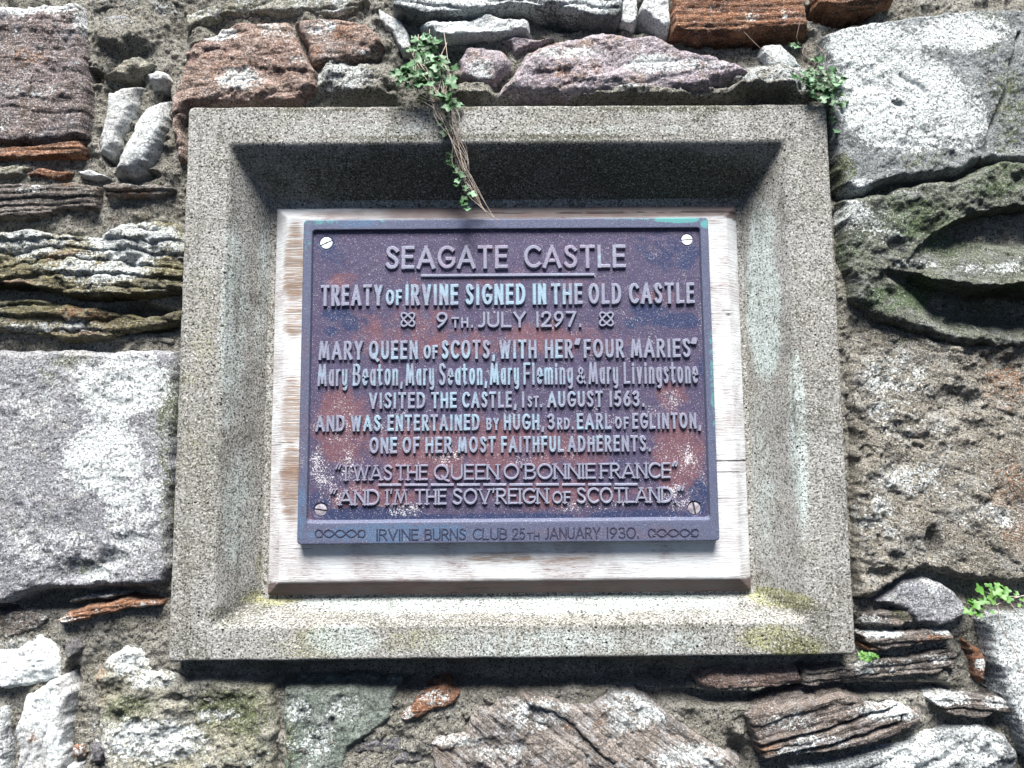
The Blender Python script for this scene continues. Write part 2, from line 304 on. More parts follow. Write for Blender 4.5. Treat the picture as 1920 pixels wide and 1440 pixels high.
# ------------------------------------------------------------------ the stone wall
wall = thing('stone_wall', 'old rubble wall of mixed sandstone, slate and mortar around the memorial plaque', 'wall', (0, .12, -.75))
FX0, FX1, FZ0, FZ1 = -.6163, .6350, -.3407, .7113          # outer rectangle of the cast stone surround
def ext(p):
    x, y = p
    if x <= -20: x -= 170
    if x >= 1940: x += 170
    if y <= -20: y -= 120
    if y >= 1450: y += 120
    return x, y
def blobs(X, Z, bl, Y):
    a = np.zeros(X.shape + (4,)); a[..., 3] = 1
    for ch, px, py, rx, ry, s in bl:
        c = at(px, py, Y); k = 1e-3*(DIST+Y)/DIST
        r = np.hypot((X-c[0])/(rx*k), (Z-c[2])/(ry*k))
        a[..., ch] = np.maximum(a[..., ch], s*sm(1.25, .45, r))
    return a
seedc = [10]
def stone(poly, mat, y=.03, er=.012, rough=.006, strata=None, ledges=(), grooves=(), bl=(), base=0, tilt=(0, 0), dome=0.0, lumps=0.0, wob=.004, label=None, res=.0021, pits=(), name='stone'):
    seedc[0] += 31; sd = seedc[0]
    P = [xz(*ext(p), y) for p in poly]
    PA = np.array(P); mg = .010
    x0, z0 = PA.min(0)-mg; x1, z1 = PA.max(0)+mg
    nx, nz = int((x1-x0)/res)+2, int((z1-z0)/res)+2
    X, Z = np.meshgrid(np.linspace(x0, x1, nx), np.linspace(z0, z1, nz))
    w1 = fbm(X*28, Z*28, sd, 4); w2 = fbm(X*28, Z*28, sd+50, 4)
    D = sdist(P, X+wob*w1*1.6, Z+wob*w2*1.6)
    D = D + wob*.5*fbm(X*90, Z*90, sd+3, 3)
    t = np.clip(D/er, -1, 1); tt = np.clip(t, 0, 1)
    prof = np.sqrt(np.clip(1-(1-tt)**2, 0, 1))
    H = -.055*(1-prof)*1.0
    size = max(x1-x0, z1-z0)
    vary = .35+1.3*sm(.3, .7, vnoise(X*10, Z*13, sd+40))          # smooth worn faces beside broken ones
    H += rough*fbm(X*9, Z*9, sd+5, 3)*1.4 + vary*rough*.9*fbm(X*40, Z*40, sd+6, 5, .55)
    if dome: H += dome*(np.clip(D/(.5*min(x1-x0, z1-z0)), 0, 1)**.6-.6)
    if lumps: H += lumps*(ridged(X*16, Z*20, sd+8, 4)-.55)*2
    cx, cz = (x0+x1)/2, (z0+z1)/2
    H += tilt[0]*(X-cx) + tilt[1]*(Z-cz)
    if strata:
        ang, freq, amp = strata; a = math.radians(ang)
        u = X*math.cos(a)+Z*math.sin(a); q = -X*math.sin(a)+Z*math.cos(a)
        tq = q*freq + 1.0*fbm(u*5, q*12, sd+11, 4) + .28*fbm(u*40, q*40, sd+12, 3)
        L = np.floor(tq); fr = tq-L
        rl = h2(L, L*0+3, sd); rl2 = h2(L, np.floor(u*7+rl*9), sd+2)
        amp = amp*(.5+.9*vnoise(u*6, q*22, sd+14))
        H += amp*(rl*.9 + rl2*.5 - .7) + amp*.5*(1-fr) - amp*1.1*np.exp(-fr/.13) - amp*.5*np.exp(-(1-fr)/.08)
    for pl, amp, l1, hol, l2 in ledges:
        q = [xz(*ext(p), y) for p in pl]; q.sort(); qx = [p[0] for p in q]; qz = [p[1] for p in q]
        c = np.interp(X, qx, qz) + .006*fbm(X*20, Z*0+sd*.37, sd, 4)
        ends = sm(qx[0]-.03, qx[0]+.06, X)*sm(qx[-1]+.03, qx[-1]-.06, X) if pl[-1][0] < 1920 else sm(qx[0]-.03, qx[0]+.24, X)
        s = Z-c + .010*fbm(X*11+5, Z*11, sd+33, 4) + .004*fbm(X*60, Z*60, sd+34, 3)
        H += ends*np.where(s > 0, amp*np.exp(-np.maximum(s, 0)/l1), 0)
        H -= ends*np.where(s < 0, hol*sm(-2.1*l2, -.5*l2, s)*sm(.002, -.008, s), 0)
    for pl, wd, dp in grooves:
        q = [xz(*p, y) for p in pl]
        H -= dp*np.exp(-(pdist(q, X+.003*w1, Z+.003*w2)/wd)**2)
    for px, py, rx, ry, dp in pits:
        c = at(px, py, y); r = np.hypot((X-c[0])/(rx*1e-3), (Z-c[2])/(ry*1e-3))+.15*w1
        H -= dp*sm(1.35, .15, r+.35*fbm(X*45, Z*45, sd+60, 4))
    H += .0012*fbm(X*170, Z*170, sd+20, 2)
    Y = y - H
    keep = D > -.004
    st = blobs(X, Z, bl, y)
    if base: st[..., 0] = np.maximum(st[..., 0], base)
    V = np.stack([X, Y, Z], -1).reshape(-1, 3); Fq = grid_faces(nz, nx, keep)
    if not len(Fq): return
    V, Fq, st = compact(V, Fq, st.reshape(-1, 4))
    # close the sides back into the wall so that the stone has depth
    e = np.concatenate([Fq[:, [0, 1]], Fq[:, [1, 2]], Fq[:, [2, 3]], Fq[:, [3, 0]]])
    key = np.sort(e, 1); _, ii, cn = np.unique(key, axis=0, return_index=True, return_counts=True)
    be = e[ii[cn == 1]]; bv = np.unique(be); mp = {int(k): len(V)+i for i, k in enumerate(bv)}
    VB = V[bv].copy(); VB[:, 1] = .16
    V = np.concatenate([V, VB]); st = np.concatenate([st, st[bv]])
    sk = np.array([[b, a, mp[int(a)], mp[int(b)]] for a, b in be])
    o = mesh_obj(name, V, np.concatenate([Fq, sk]), M[mat], wall, True, {'stain_shade': st})
    if label: o['label'] = label
    return o

# mortar bed: one rough sheet behind and between the stones, open where the niche goes through
def mortar():
    res = .0027; c0 = at(-220, 1600, .06); c1 = at(2140, -160, .06)
    x0, x1, z0, z1 = c0[0], c1[0], c0[2]-.02, c1[2]+.02
    nx, nz = int((x1-x0)/res), int((z1-z0)/res)
    X, Z = np.meshgrid(np.linspace(x0, x1, nx), np.linspace(z0, z1, nz))
    w, r = worley(X*95+.8*fbm(X*40, Z*40, 2, 2), Z*95, 4); w2, r2 = worley(X*38+.5*fbm(X*20, Z*20, 7, 2), Z*38, 5)
    H = .015*fbm(X*8, Z*8, 70, 3) + .010*fbm(X*30, Z*30, 71, 5, .6) + .0045*r*sm(.55, .1, w) + .010*sm(.75, 1, r2)*np.sqrt(np.clip(1-(w2/.5)**2, 0, 1))
    Y = .048 - H
    for px, py, rx, ry, dp in [(1120, 40, 150, 28, .07), (1215, 35, 26, 30, .06), (1570, 35, 70, 26, .07), (1390, 80, 130, 20, .05), (800, 130, 70, 60, .02),
                               (250, 150, 25, 40, .05), (215, 290, 18, 30, .05), (265, 335, 40, 12, .05), (180, 150, 20, 14, .05), (315, 200, 12, 60, .03),
                               (270, 600, 80, 30, .05), (170, 1120, 170, 22, .04), (960, 1262, 640, 30, .05), (700, 1275, 220, 34, .03), (1230, 1290, 90, 30, .03),
                               (1400, 1305, 180, 14, .05), (1600, 1290, 180, 14, .05), (1850, 1300, 18, 80, .03), (1870, 560, 180, 70, .05), (1600, 1110, 30, 10, .03),
                               (1560, 300, 16, 110, .022), (1590, 1180, 24, 30, .02), (20, 1150, 30, 20, .04), (140, 1290, 14, 60, .03), (1380, 1420, 24, 50, .03), (670, 162, 95, 44, -.038), (1180, 190, 380, 16, -.036), (1440, 168, 90, 40, -.036), (240, 75, 70, 40, -.018), (890, 178, 50, 22, -.03), (380, 80, 30, 30, -.02)]:
        c = at(px, py, .06); q = np.hypot((X-c[0])/(rx*1.04e-3), (Z-c[2])/(ry*1.04e-3))+.22*fbm(X*25, Z*25, 88, 3)
        Y += dp*sm(1.15, .45, q)
    Y = np.minimum(Y, .135)
    keep = ~((X > FX0+.02) & (X < FX1-.02) & (Z > FZ0+.02) & (Z < FZ1-.02))
    bl = [(0, 650, 160, 80, 40, .55), (0, 1480, 170, 90, 40, .5), (0, 890, 48, 120, 30, .5), (0, 1180, 178, 300, 16, .45), (0, 1430, 160, 80, 40, .6), (1, 830, 185, 60, 20, .5), (1, 1100, 175, 150, 20, .45), (0, 60, 1220, 60, 40, .5), (0, 160, 1390, 40, 50, .45),
          (0, 1700, 1320, 90, 40, .35), (1, 1690, 1390, 50, 30, .6), (0, 230, 60, 50, 30, .3), (1, 330, 500, 20, 100, .3), (2, 240, 420, 90, 30, .3)]
    st = blobs(X, Z, bl, .06).reshape(-1, 4)
    V = np.stack([X, Y, Z], -1).reshape(-1, 3); Fq = grid_faces(nz, nx, keep); V, Fq, st = compact(V, Fq, st)
    mesh_obj('mortar', V, Fq, M['mortar'], wall, True, {'stain_shade': st})
mortar()
B0 = -20
# --- left side
stone([(-20, 5), (90, 2), (153, 0), (158, 50), (160, 100), (166, 165), (160, 252), (100, 264), (0, 272), (-20, 272)], 'leftbrown', .022, .014, .006, strata=(-4, 38, .0032), lumps=.003,
      bl=[(0, 70, 12, 110, 22, .8), (0, 150, 40, 20, 30, .6), (2, 60, 110, 60, 25, .35), (0, 0, 225, 60, 30, .45), (0, 60, 170, 70, 40, .3)], label='large layered brown stone with a white top edge')
stone([(-20, 274), (60, 268), (150, 258), (156, 275), (152, 292), (60, 300), (-20, 300)], 'rusty', .028, .008, .004, strata=(2, 110, .005), label='thin rust-orange stone bed')
stone([(170, 42), (200, 27), (240, 24), (268, 30), (245, 48), (200, 50)], 'block', .036, .008, .003, dome=.006)
stone([(172, 148), (200, 138), (228, 108), (262, 97), (300, 116), (285, 127), (240, 142), (200, 150)], 'cream', .034, .010, .006, bl=[(2, 220, 130, 60, 25, .3)], label='lumpy yellowish stone')
stone([(272, 135), (290, 125), (308, 126), (315, 140), (302, 156), (276, 160)], 'whitish', .018, .012, .002, dome=.008, label='small white pebble')
stone([(190, 163), (225, 155), (262, 148), (258, 185), (244, 225), (220, 272), (197, 293), (174, 287), (178, 245), (186, 200)], 'whitish', .028, .018, .0015, dome=.008, label='long smooth pale grey stone')
stone([(262, 192), (312, 175), (313, 215), (300, 262), (276, 305), (243, 326), (200, 322), (214, 292), (238, 240)], 'whitish', .016, .020, .0015, dome=.010, bl=[(0, 260, 250, 60, 80, .6)], label='long smooth white stone')
stone([(45, 322), (80, 313), (136, 318), (130, 331), (95, 336), (48, 331)], 'rusty', .03, .006, .003)
stone([(140, 316), (168, 312), (206, 331), (190, 336), (150, 331)], 'whitish', .03, .007, .003)
stone([(-20, 300), (30, 304), (62, 310), (48, 322), (46, 332), (-20, 338)], 'cream', .034, .008, .004, base=.3)
stone([(-20, 345), (60, 340), (140, 336), (186, 343), (185, 396), (150, 392), (100, 400), (60, 412), (-20, 418)], 'slate', .026, .009, .004, strata=(3, 75, .009), bl=[(0, 40, 352, 90, 12, .5), (2, 120, 345, 60, 8, .4)], label='dark layered slate')
stone([(188, 342), (285, 337), (330, 350), (330, 358), (290, 368), (192, 371)], 'slate', .026, .006, .003, strata=(2, 95, .007), bl=[(2, 240, 360, 60, 10, .5), (0, 250, 345, 60, 8, .4)])
stone([(-20, 440), (60, 424), (110, 436), (180, 436), (240, 412), (290, 405), (326, 412), (346, 450), (346, 545), (240, 566), (120, 556), (-20, 530)], 'mossy', .014, .014, .009, strata=(1, 34, .014), lumps=.004,
      ledges=[([(-40, 520), (60, 540), (200, 562), (350, 540)], .006, .03, .05, .03)],
      bl=[(0, 60, 455, 110, 40, .75), (0, 250, 450, 110, 55, .95), (0, 200, 500, 140, 40, .7), (2, 110, 470, 50, 40, .7), (1, 90, 490, 60, 25, .5), (2, 40, 540, 60, 20, .4)], label='large layered boulder with white lichen over yellow moss')
stone([(-20, 550), (60, 556), (120, 566), (200, 575), (270, 590), (345, 578), (345, 605), (280, 620), (210, 636), (140, 640), (60, 630), (-20, 618)], 'mossy', .022, .012, .008, strata=(2, 40, .012),
      ledges=[([(-40, 612), (60, 625), (140, 634), (210, 628), (350, 600)], .004, .03, .03, .02)],
      bl=[(2, 120, 600, 140, 40, .55), (0, 100, 612, 120, 16, .6), (1, 60, 580, 90, 30, .5)], label='overhanging lower bed of the mossy boulder')
stone([(210, 628), (270, 620), (330, 632), (330, 648), (212, 646)], 'mortar', .04, .008, .004)
stone([(-20, 653), (100, 652), (330, 655), (333, 700), (326, 900), (316, 1060), (302, 1098), (240, 1104), (150, 1108), (60, 1112), (0, 1135), (-20, 1138)], 'block', .012, .016, .004,
      bl=[(0, 230, 720, 110, 80, .85), (0, 200, 860, 100, 90, .85), (0, 60, 800, 90, 80, .3), (0, 90, 1020, 120, 40, .35), (0, 250, 960, 70, 120, .6), (1, 150, 1068, 60, 20, .5), (1, 310, 780, 26, 130, .75), (1, 190, 676, 140, 22, .5), (1, 312, 960, 18, 120, .6), (0, 200, 1080, 60, 25, .5), (1, 80, 690, 60, 30, .3)],
      pits=[(150, 1072, 60, 26, .016), (205, 1048, 34, 16, .010), (35, 950, 14, 12, .004), (190, 890, 20, 25, .003)], label='large smooth dressed grey block with lichen')
stone([(118, 1128), (160, 1112), (235, 1108), (232, 1120), (130, 1136)], 'mortar', .04, .008, .005, base=.4)
stone([(95, 1166), (125, 1142), (230, 1122), (300, 1126), (302, 1140), (210, 1152), (112, 1172)], 'rusty', .024, .007, .003, strata=(8, 110, .008), bl=[(0, 120, 1160, 30, 10, .5), (0, 270, 1135, 30, 8, .4)], label='thin reddish slate sliver')
stone([(-20, 1150), (30, 1140), (90, 1150), (96, 1160), (60, 1190), (10, 1200), (-20, 1205)], 'slate', .045, .01, .006, base=.2)
stone([(-20, 1230), (20, 1215), (62, 1188), (92, 1210), (112, 1242), (118, 1276), (60, 1290), (10, 1300), (-20, 1302)], 'whitish', .03, .014, .006, lumps=.005, base=.6)
stone([(106, 1196), (128, 1186), (147, 1196), (149, 1226), (126, 1252), (110, 1228)], 'mortar_d', .03, .014, .003, dome=.006, label='small dark round stone')
stone([(42, 1305), (80, 1280), (117, 1270), (126, 1305), (122, 1365), (116, 1450), (18, 1450), (26, 1365)], 'whitish', .018, .012, .004, strata=(78, 40, .005), bl=[(0, 70, 1320, 50, 60, .9), (2, 65, 1360, 14, 40, .6), (0, 100, 1400, 20, 50, .8)], label='upright white stone')
stone([(-20, 1315), (12, 1320), (14, 1400), (8, 1450), (-20, 1450)], 'block', .03, .012, .004, base=.5)
stone([(128, 1400), (155, 1398), (156, 1425), (130, 1430)], 'rusty', .034, .010, .003, dome=.006, base=.35)
stone([(160, 1395), (185, 1390), (198, 1412), (190, 1440), (162, 1440)], 'mortar_d', .034, .010, .003, dome=.004)
stone([(122, 1432), (156, 1430), (160, 1450), (120, 1450)], 'whitish', .034, .008, .003)
stone([(167, 1272), (190, 1232), (240, 1202), (268, 1218), (290, 1248), (330, 1262), (350, 1276), (400, 1268), (512, 1282), (521, 1330), (524, 1450), (205, 1450), (182, 1392), (172, 1340)], 'cream', .036, .016, .008, lumps=.006,
      bl=[(0, 240, 1230, 50, 40, .8), (0, 290, 1270, 60, 25, .7), (0, 290, 1390, 120, 50, .7), (0, 420, 1420, 90, 30, .4), (2, 180, 1290, 25, 60, .45), (1, 430, 1340, 90, 60, .75), (1, 240, 1330, 60, 30, .6), (1, 460, 1410, 70, 40, .5), (0, 400, 1345, 50, 14, .6)],
      pits=[(330, 1310, 20, 10, .02), (258, 1352, 10, 10, .01)], label='large cream and olive boulder under the surround')
stone([(526, 1292), (600, 1282), (680, 1286), (745, 1292), (742, 1350), (692, 1388), (655, 1408), (650, 1450), (528, 1450)], 'green', .038, .014, .006, lumps=.004,
      bl=[(0, 560, 1330, 30, 30, .55), (0, 650, 1325, 40, 30, .5), (0, 600, 1390, 60, 40, .35), (1, 540, 1390, 20, 60, .5)], pits=[(623, 1353, 6, 12, .012)], label='green-grey stone under the surround')
stone([(745, 1342), (775, 1310), (832, 1284), (866, 1300), (858, 1320), (802, 1346), (756, 1366)], 'rusty', .034, .010, .003, dome=.006, bl=[(0, 760, 1345, 20, 25, .6), (0, 810, 1310, 40, 14, .4)], label='tilted wedge of rust-brown stone')
stone([(655, 1396), (720, 1374), (765, 1380), (808, 1382), (816, 1404), (795, 1432), (745, 1440), (700, 1450), (650, 1450)], 'mortar_d', .05, .008, .006, lumps=.006, grooves=[([(655, 1415), (700, 1412), (740, 1420), (765, 1395), (812, 1385)], .003, .02)])
stone([(800, 1398), (815, 1385), (868, 1376), (880, 1345), (900, 1325), (935, 1312), (985, 1300), (1040, 1304), (1060, 1322), (1105, 1322), (1150, 1300), (1190, 1300), (1250, 1335), (1330, 1388), (1396, 1424), (1408, 1460), (830, 1460)], 'ripple', .026, .014, .006, strata=(-38, 26, .006),
      bl=[(0, 1010, 1340, 90, 40, .6), (0, 950, 1420, 120, 30, .4), (0, 1180, 1340, 70, 40, .6), (0, 1300, 1420, 90, 30, .6), (2, 1130, 1345, 26, 18, .6), (2, 1065, 1360, 18, 14, .6), (2, 850, 1400, 50, 20, .35), (0, 850, 1390, 70, 14, .5)], label='broad diagonally rippled pale stone')
# --- lower right
stone([(1305, 1268), (1340, 1258), (1420, 1256), (1500, 1250), (1512, 1286), (1440, 1294), (1350, 1300), (1312, 1292)], 'brown', .04, .012, .004, strata=(2, 60, .003), label='smooth brown stone under the surround corner')
stone([(1502, 1252), (1560, 1246), (1640, 1236), (1790, 1214), (1800, 1222), (1798, 1258), (1720, 1272), (1600, 1284), (1508, 1288)], 'slate', .034, .008, .005, strata=(5, 70, .010), bl=[(0, 1640, 1250, 60, 20, .6), (0, 1730, 1235, 60, 12, .35)], label='long dark layered slate')
stone([(1612, 1186), (1700, 1183), (1788, 1180), (1796, 1196), (1780, 1206), (1700, 1216), (1652, 1226), (1622, 1206)], 'slate', .02, .007, .004, strata=(0, 70, .008), bl=[(0, 1660, 1190, 50, 8, .8), (2, 1750, 1198, 40, 10, .5), (0, 1770, 1186, 20, 6, .6)])
stone([(1620, 1207), (1645, 1204), (1660, 1215), (1650, 1224), (1626, 1222)], 'rusty', .024, .008, .002)
stone([(1612, 1150), (1660, 1138), (1715, 1140), (1720, 1170), (1680, 1180), (1614, 1178)], 'slate', .03, .010, .005, strata=(-4, 60, .006), bl=[(0, 1640, 1165, 40, 14, .5), (1, 1690, 1150, 30, 20, .5)])
stone([(1640, 1130), (1680, 1094), (1740, 1078), (1780, 1090), (1812, 1122), (1828, 1150), (1770, 1182), (1722, 1176), (1700, 1150)], 'block', .02, .014, .005, bl=[(0, 1760, 1100, 40, 30, .6), (1, 1690, 1130, 40, 22, .5), (1, 1740, 1090, 26, 20, .4)], label='purple-grey stone with pale lichen')
stone([(1814, 1194), (1842, 1214), (1855, 1240), (1850, 1292), (1832, 1270), (1822, 1232)], 'rusty', .03, .008, .003, bl=[(0, 1838, 1245, 12, 12, .6)], label='upright orange-brown sliver')
stone([(1738, 1312), (1765, 1304), (1800, 1302), (1890, 1308), (1900, 1340), (1840, 1352), (1790, 1346), (1755, 1330)], 'slate', .022, .007, .004, strata=(-6, 70, .008), bl=[(0, 1780, 1312, 50, 14, .9), (0, 1870, 1318, 30, 12, .6)], label='thin slate with white lichen')
stone([(1400, 1345), (1428, 1326), (1500, 1312), (1582, 1297), (1640, 1322), (1738, 1332), (1738, 1354), (1694, 1384), (1600, 1408), (1442, 1434), (1418, 1408)], 'slate_d', .010, .010, .004, strata=(14, 34, .005),
      grooves=[([(1418, 1405), (1530, 1375), (1640, 1340), (1700, 1330)], .003, .02), ([(1440, 1428), (1560, 1398), (1692, 1358)], .003, .02), ([(1694, 1345), (1694, 1384)], .002, .015)],
      bl=[(0, 1480, 1350, 60, 20, .35), (0, 1660, 1335, 80, 20, .75), (0, 1540, 1390, 60, 16, .55), (2, 1450, 1405, 30, 14, .6), (0, 1490, 1410, 50, 12, .6)], label='grooved brown slate block with lichen')
stone([(1480, 1440), (1560, 1428), (1640, 1408), (1700, 1392), (1760, 1366), (1850, 1356), (1896, 1380), (1920, 1420), (1925, 1460), (1470, 1460)], 'lichen', .024, .014, .007, strata=(20, 26, .006), bl=[(0, 1720, 1410, 110, 50, .8), (0, 1840, 1400, 60, 50, .8), (1, 1700, 1385, 50, 24, .8), (0, 1560, 1445, 60, 14, .6)], label='white speckled stone with green moss')
stone([(1848, 1165), (1880, 1152), (1940, 1146), (1940, 1450), (1930, 1420), (1905, 1360), (1885, 1290), (1862, 1220)], 'lichen', .008, .014, .005, bl=[(0, 1900, 1200, 60, 60, .9), (0, 1930, 1300, 50, 90, .8), (1, 1935, 1290, 26, 30, .5)], base=.5, label='pale blue-white block at the wall edge')
# --- right
stone([(1598, 625), (1640, 600), (1720, 612), (1800, 640), (1940, 625), (1940, 1092), (1880, 1096), (1800, 1088), (1740, 1070), (1690, 1092), (1640, 1122), (1606, 1125), (1602, 900), (1594, 700)], 'rubbly', .020, .018, .008, lumps=.002, strata=(-16, 9, .005), tilt=(0, -.05),
      pits=[(1748, 1022, 14, 34, .03), (1650, 1075, 30, 12, .02), (1790, 750, 60, 30, .02), (1870, 690, 60, 40, .02)],
      bl=[(0, 1680, 700, 80, 50, .5), (0, 1700, 790, 90, 60, .45), (0, 1740, 900, 120, 40, .45), (0, 1640, 980, 60, 60, .45), (2, 1890, 720, 50, 70, .5), (2, 1900, 950, 60, 110, .45), (1, 1680, 620, 70, 30, .6), (0, 1850, 970, 90, 30, .4), (2, 1680, 800, 26, 20, .4)], label='large rough rubbly brown stone')
stone([(1576, 372), (1640, 362), (1700, 345), (1800, 330), (1870, 298), (1940, 305), (1940, 640), (1880, 650), (1800, 640), (1720, 620), (1650, 600), (1600, 560), (1582, 470)], 'dark', .008, .018, .010, lumps=.003,
      ledges=[([(1690, 492), (1722, 462), (1760, 432), (1810, 406), (1870, 392), (1960, 385)], .016, .05, .065, .046), ([(1640, 500), (1700, 504), (1760, 524), (1850, 540), (1960, 538)], .022, .030, .09, .056)],
      bl=[(0, 1600, 405, 40, 40, .7), (1, 1600, 450, 60, 70, .5), (1, 1720, 410, 120, 50, .6), (1, 1730, 545, 60, 40, .9), (0, 1850, 505, 80, 16, .55), (0, 1720, 494, 60, 10, .4), (0, 1640, 420, 60, 60, .35), (1, 1860, 330, 90, 40, .6), (1, 1690, 380, 90, 30, .5), (1, 1850, 350, 80, 40, .6), (0, 1690, 355, 80, 14, .5), (1, 1900, 540, 40, 12, .6), (1, 1800, 450, 100, 40, .5), (1, 1850, 590, 100, 40, .5), (1, 1660, 560, 60, 40, .6)], label='dark green overhanging boulder with deep hollows')
stone([(1546, 60), (1570, 45), (1620, 34), (1700, 26), (1760, 14), (1850, 8), (1940, 2), (1940, 298), (1890, 300), (1866, 296), (1800, 322), (1740, 336), (1680, 338), (1610, 362), (1578, 345), (1562, 250), (1552, 140)], 'lichen', .000, .016, .005,
      grooves=[([(1846, 305), (1862, 240), (1888, 170), (1912, 60)], .004, .014), ([(1690, 138), (1702, 150), (1722, 158), (1736, 172)], .005, .006), ([(1676, 190), (1692, 196)], .004, .005)],
      bl=[(0, 1640, 90, 120, 60, 1.0), (0, 1620, 180, 80, 80, 1.0), (0, 1730, 150, 100, 70, .85), (0, 1660, 250, 60, 40, .85), (0, 1800, 60, 120, 50, .85), (0, 1800, 220, 80, 80, .75), (0, 1720, 230, 120, 70, .7), (1, 1850, 60, 60, 60, .7), (1, 1890, 200, 50, 110, .65), (1, 1760, 300, 110, 30, .5), (1, 1580, 320, 30, 50, .8), (0, 1610, 350, 30, 20, .8)], label='big grey block covered in white lichen')
# --- top
stone([(1262, 20), (1290, -20), (1510, -20), (1516, 10), (1522, 50), (1460, 56), (1380, 60), (1290, 64), (1258, 58)], 'rusty', .004, .010, .003, strata=(1, 70, .003), bl=[(0, 1330, 20, 40, 14, .35), (0, 1410, 32, 20, 12, .6), (0, 1480, 25, 20, 14, .4)], label='orange sandstone slab with white specks')
stone([(1522, -20), (1690, -20), (1680, 2), (1600, 6), (1528, 10)], 'rusty', .01, .008, .003, strata=(2, 70, .003))
stone([(1200, -20), (1260, -20), (1262, 30), (1258, 62), (1236, 58), (1222, 40), (1205, 18)], 'whitish', .02, .012, .006, base=.6, lumps=.004)
stone([(1160, 42), (1184, -20), (1200, -20), (1198, 30), (1190, 48)], 'whitish', .03, .007, .003, base=.7)
stone([(718, -20), (1180, -20), (1172, 18), (1158, 40), (1110, 30), (1040, 14), (960, 10), (890, 22), (790, 30), (730, 10)], 'lichen', .008, .012, .006, strata=(-5, 48, .007), bl=[(0, 900, 8, 180, 20, .8), (0, 1100, 5, 80, 25, .8), (0, 760, 0, 50, 20, .7)], label='long pale weathered slab')
stone([(785, 38), (830, 34), (910, 19), (992, 30), (999, 60), (945, 66), (880, 68), (845, 76), (795, 58)], 'whitish', .018, .012, .009, lumps=.008, base=.65, label='lumpy white rubble')
stone([(702, 6), (746, 28), (770, 60), (775, 92), (752, 100), (730, 60), (708, 38)], 'whitish', .03, .008, .004, base=.4)
stone([(852, 108), (868, 80), (905, 72), (945, 80), (964, 105), (962, 130), (930, 156), (905, 162), (870, 158), (856, 140)], 'purple', .024, .020, .004, dome=.012, bl=[(0, 905, 130, 40, 25, .6), (2, 945, 90, 12, 20, .4)], label='rounded lilac stone beside the creeper')
stone([(920, 180), (952, 140), (975, 112), (985, 90), (1030, 70), (1080, 58), (1135, 50), (1200, 54), (1238, 56), (1270, 74), (1300, 84), (1385, 108), (1425, 140), (1350, 152), (1350, 172), (1200, 178), (1100, 178), (1000, 182)], 'purple', .008, .024, .006, lumps=.003, strata=(8, 26, .005),
      bl=[(0, 1060, 100, 90, 20, .7), (0, 1230, 120, 90, 24, .6), (0, 1320, 120, 60, 20, .6), (2, 1060, 135, 110, 24, .6), (2, 1040, 78, 30, 10, .5), (0, 960, 150, 26, 20, .4)], label='broad lilac and rust stone above the surround')
stone([(930, 70), (1010, 66), (1060, 60), (1030, 74), (990, 92), (968, 104), (948, 84)], 'purple', .03, .01, .004)
stone([(1424, 98), (1432, 80), (1466, 77), (1490, 98), (1512, 124), (1484, 132), (1440, 126)], 'whitish', .022, .012, .003, dome=.006, base=.7, label='white pebble under the orange slab')
stone([(330, 150), (342, 98), (372, 68), (410, 44), (450, 31), (540, 30), (560, 70), (578, 110), (592, 130), (592, 160), (560, 194), (480, 198), (352, 200), (340, 240), (350, 300), (330, 305), (316, 270), (314, 180)], 'brown', .010, .016, .007, lumps=.005, strata=(10, 20, .006),
      bl=[(0, 400, 60, 60, 20, .75), (0, 520, 55, 40, 40, .45), (0, 450, 150, 50, 30, .55), (0, 340, 110, 14, 30, .5), (0, 560, 110, 20, 20, .45), (2, 430, 130, 90, 40, .3)], label='big reddish brown sandstone at the surround corner')
stone([(546, 30), (580, 27), (640, 30), (685, 36), (710, 50), (722, 78), (705, 98), (660, 110), (600, 118), (582, 116), (566, 78)], 'brown', .014, .014, .005, lumps=.004, strata=(12, 24, .004), bl=[(0, 600, 50, 40, 20, .6), (2, 650, 60, 50, 24, .5), (2, 590, 95, 20, 20, .5), (0, 690, 95, 30, 10, .6)], label='smaller orange-brown sandstone')
stone([(342, 22), (400, 2), (440, -20), (640, -20), (700, 6), (640, 26), (560, 24), (480, 24), (420, 30), (370, 50), (344, 66)], 'cream', .03, .012, .006, strata=(8, 30, .006), base=.3)
stone([(160, -20), (330, -20), (335, 30), (300, 40), (270, 26), (200, 20), (164, 30)], 'mortar', .04, .014, .006, base=.3, lumps=.004)

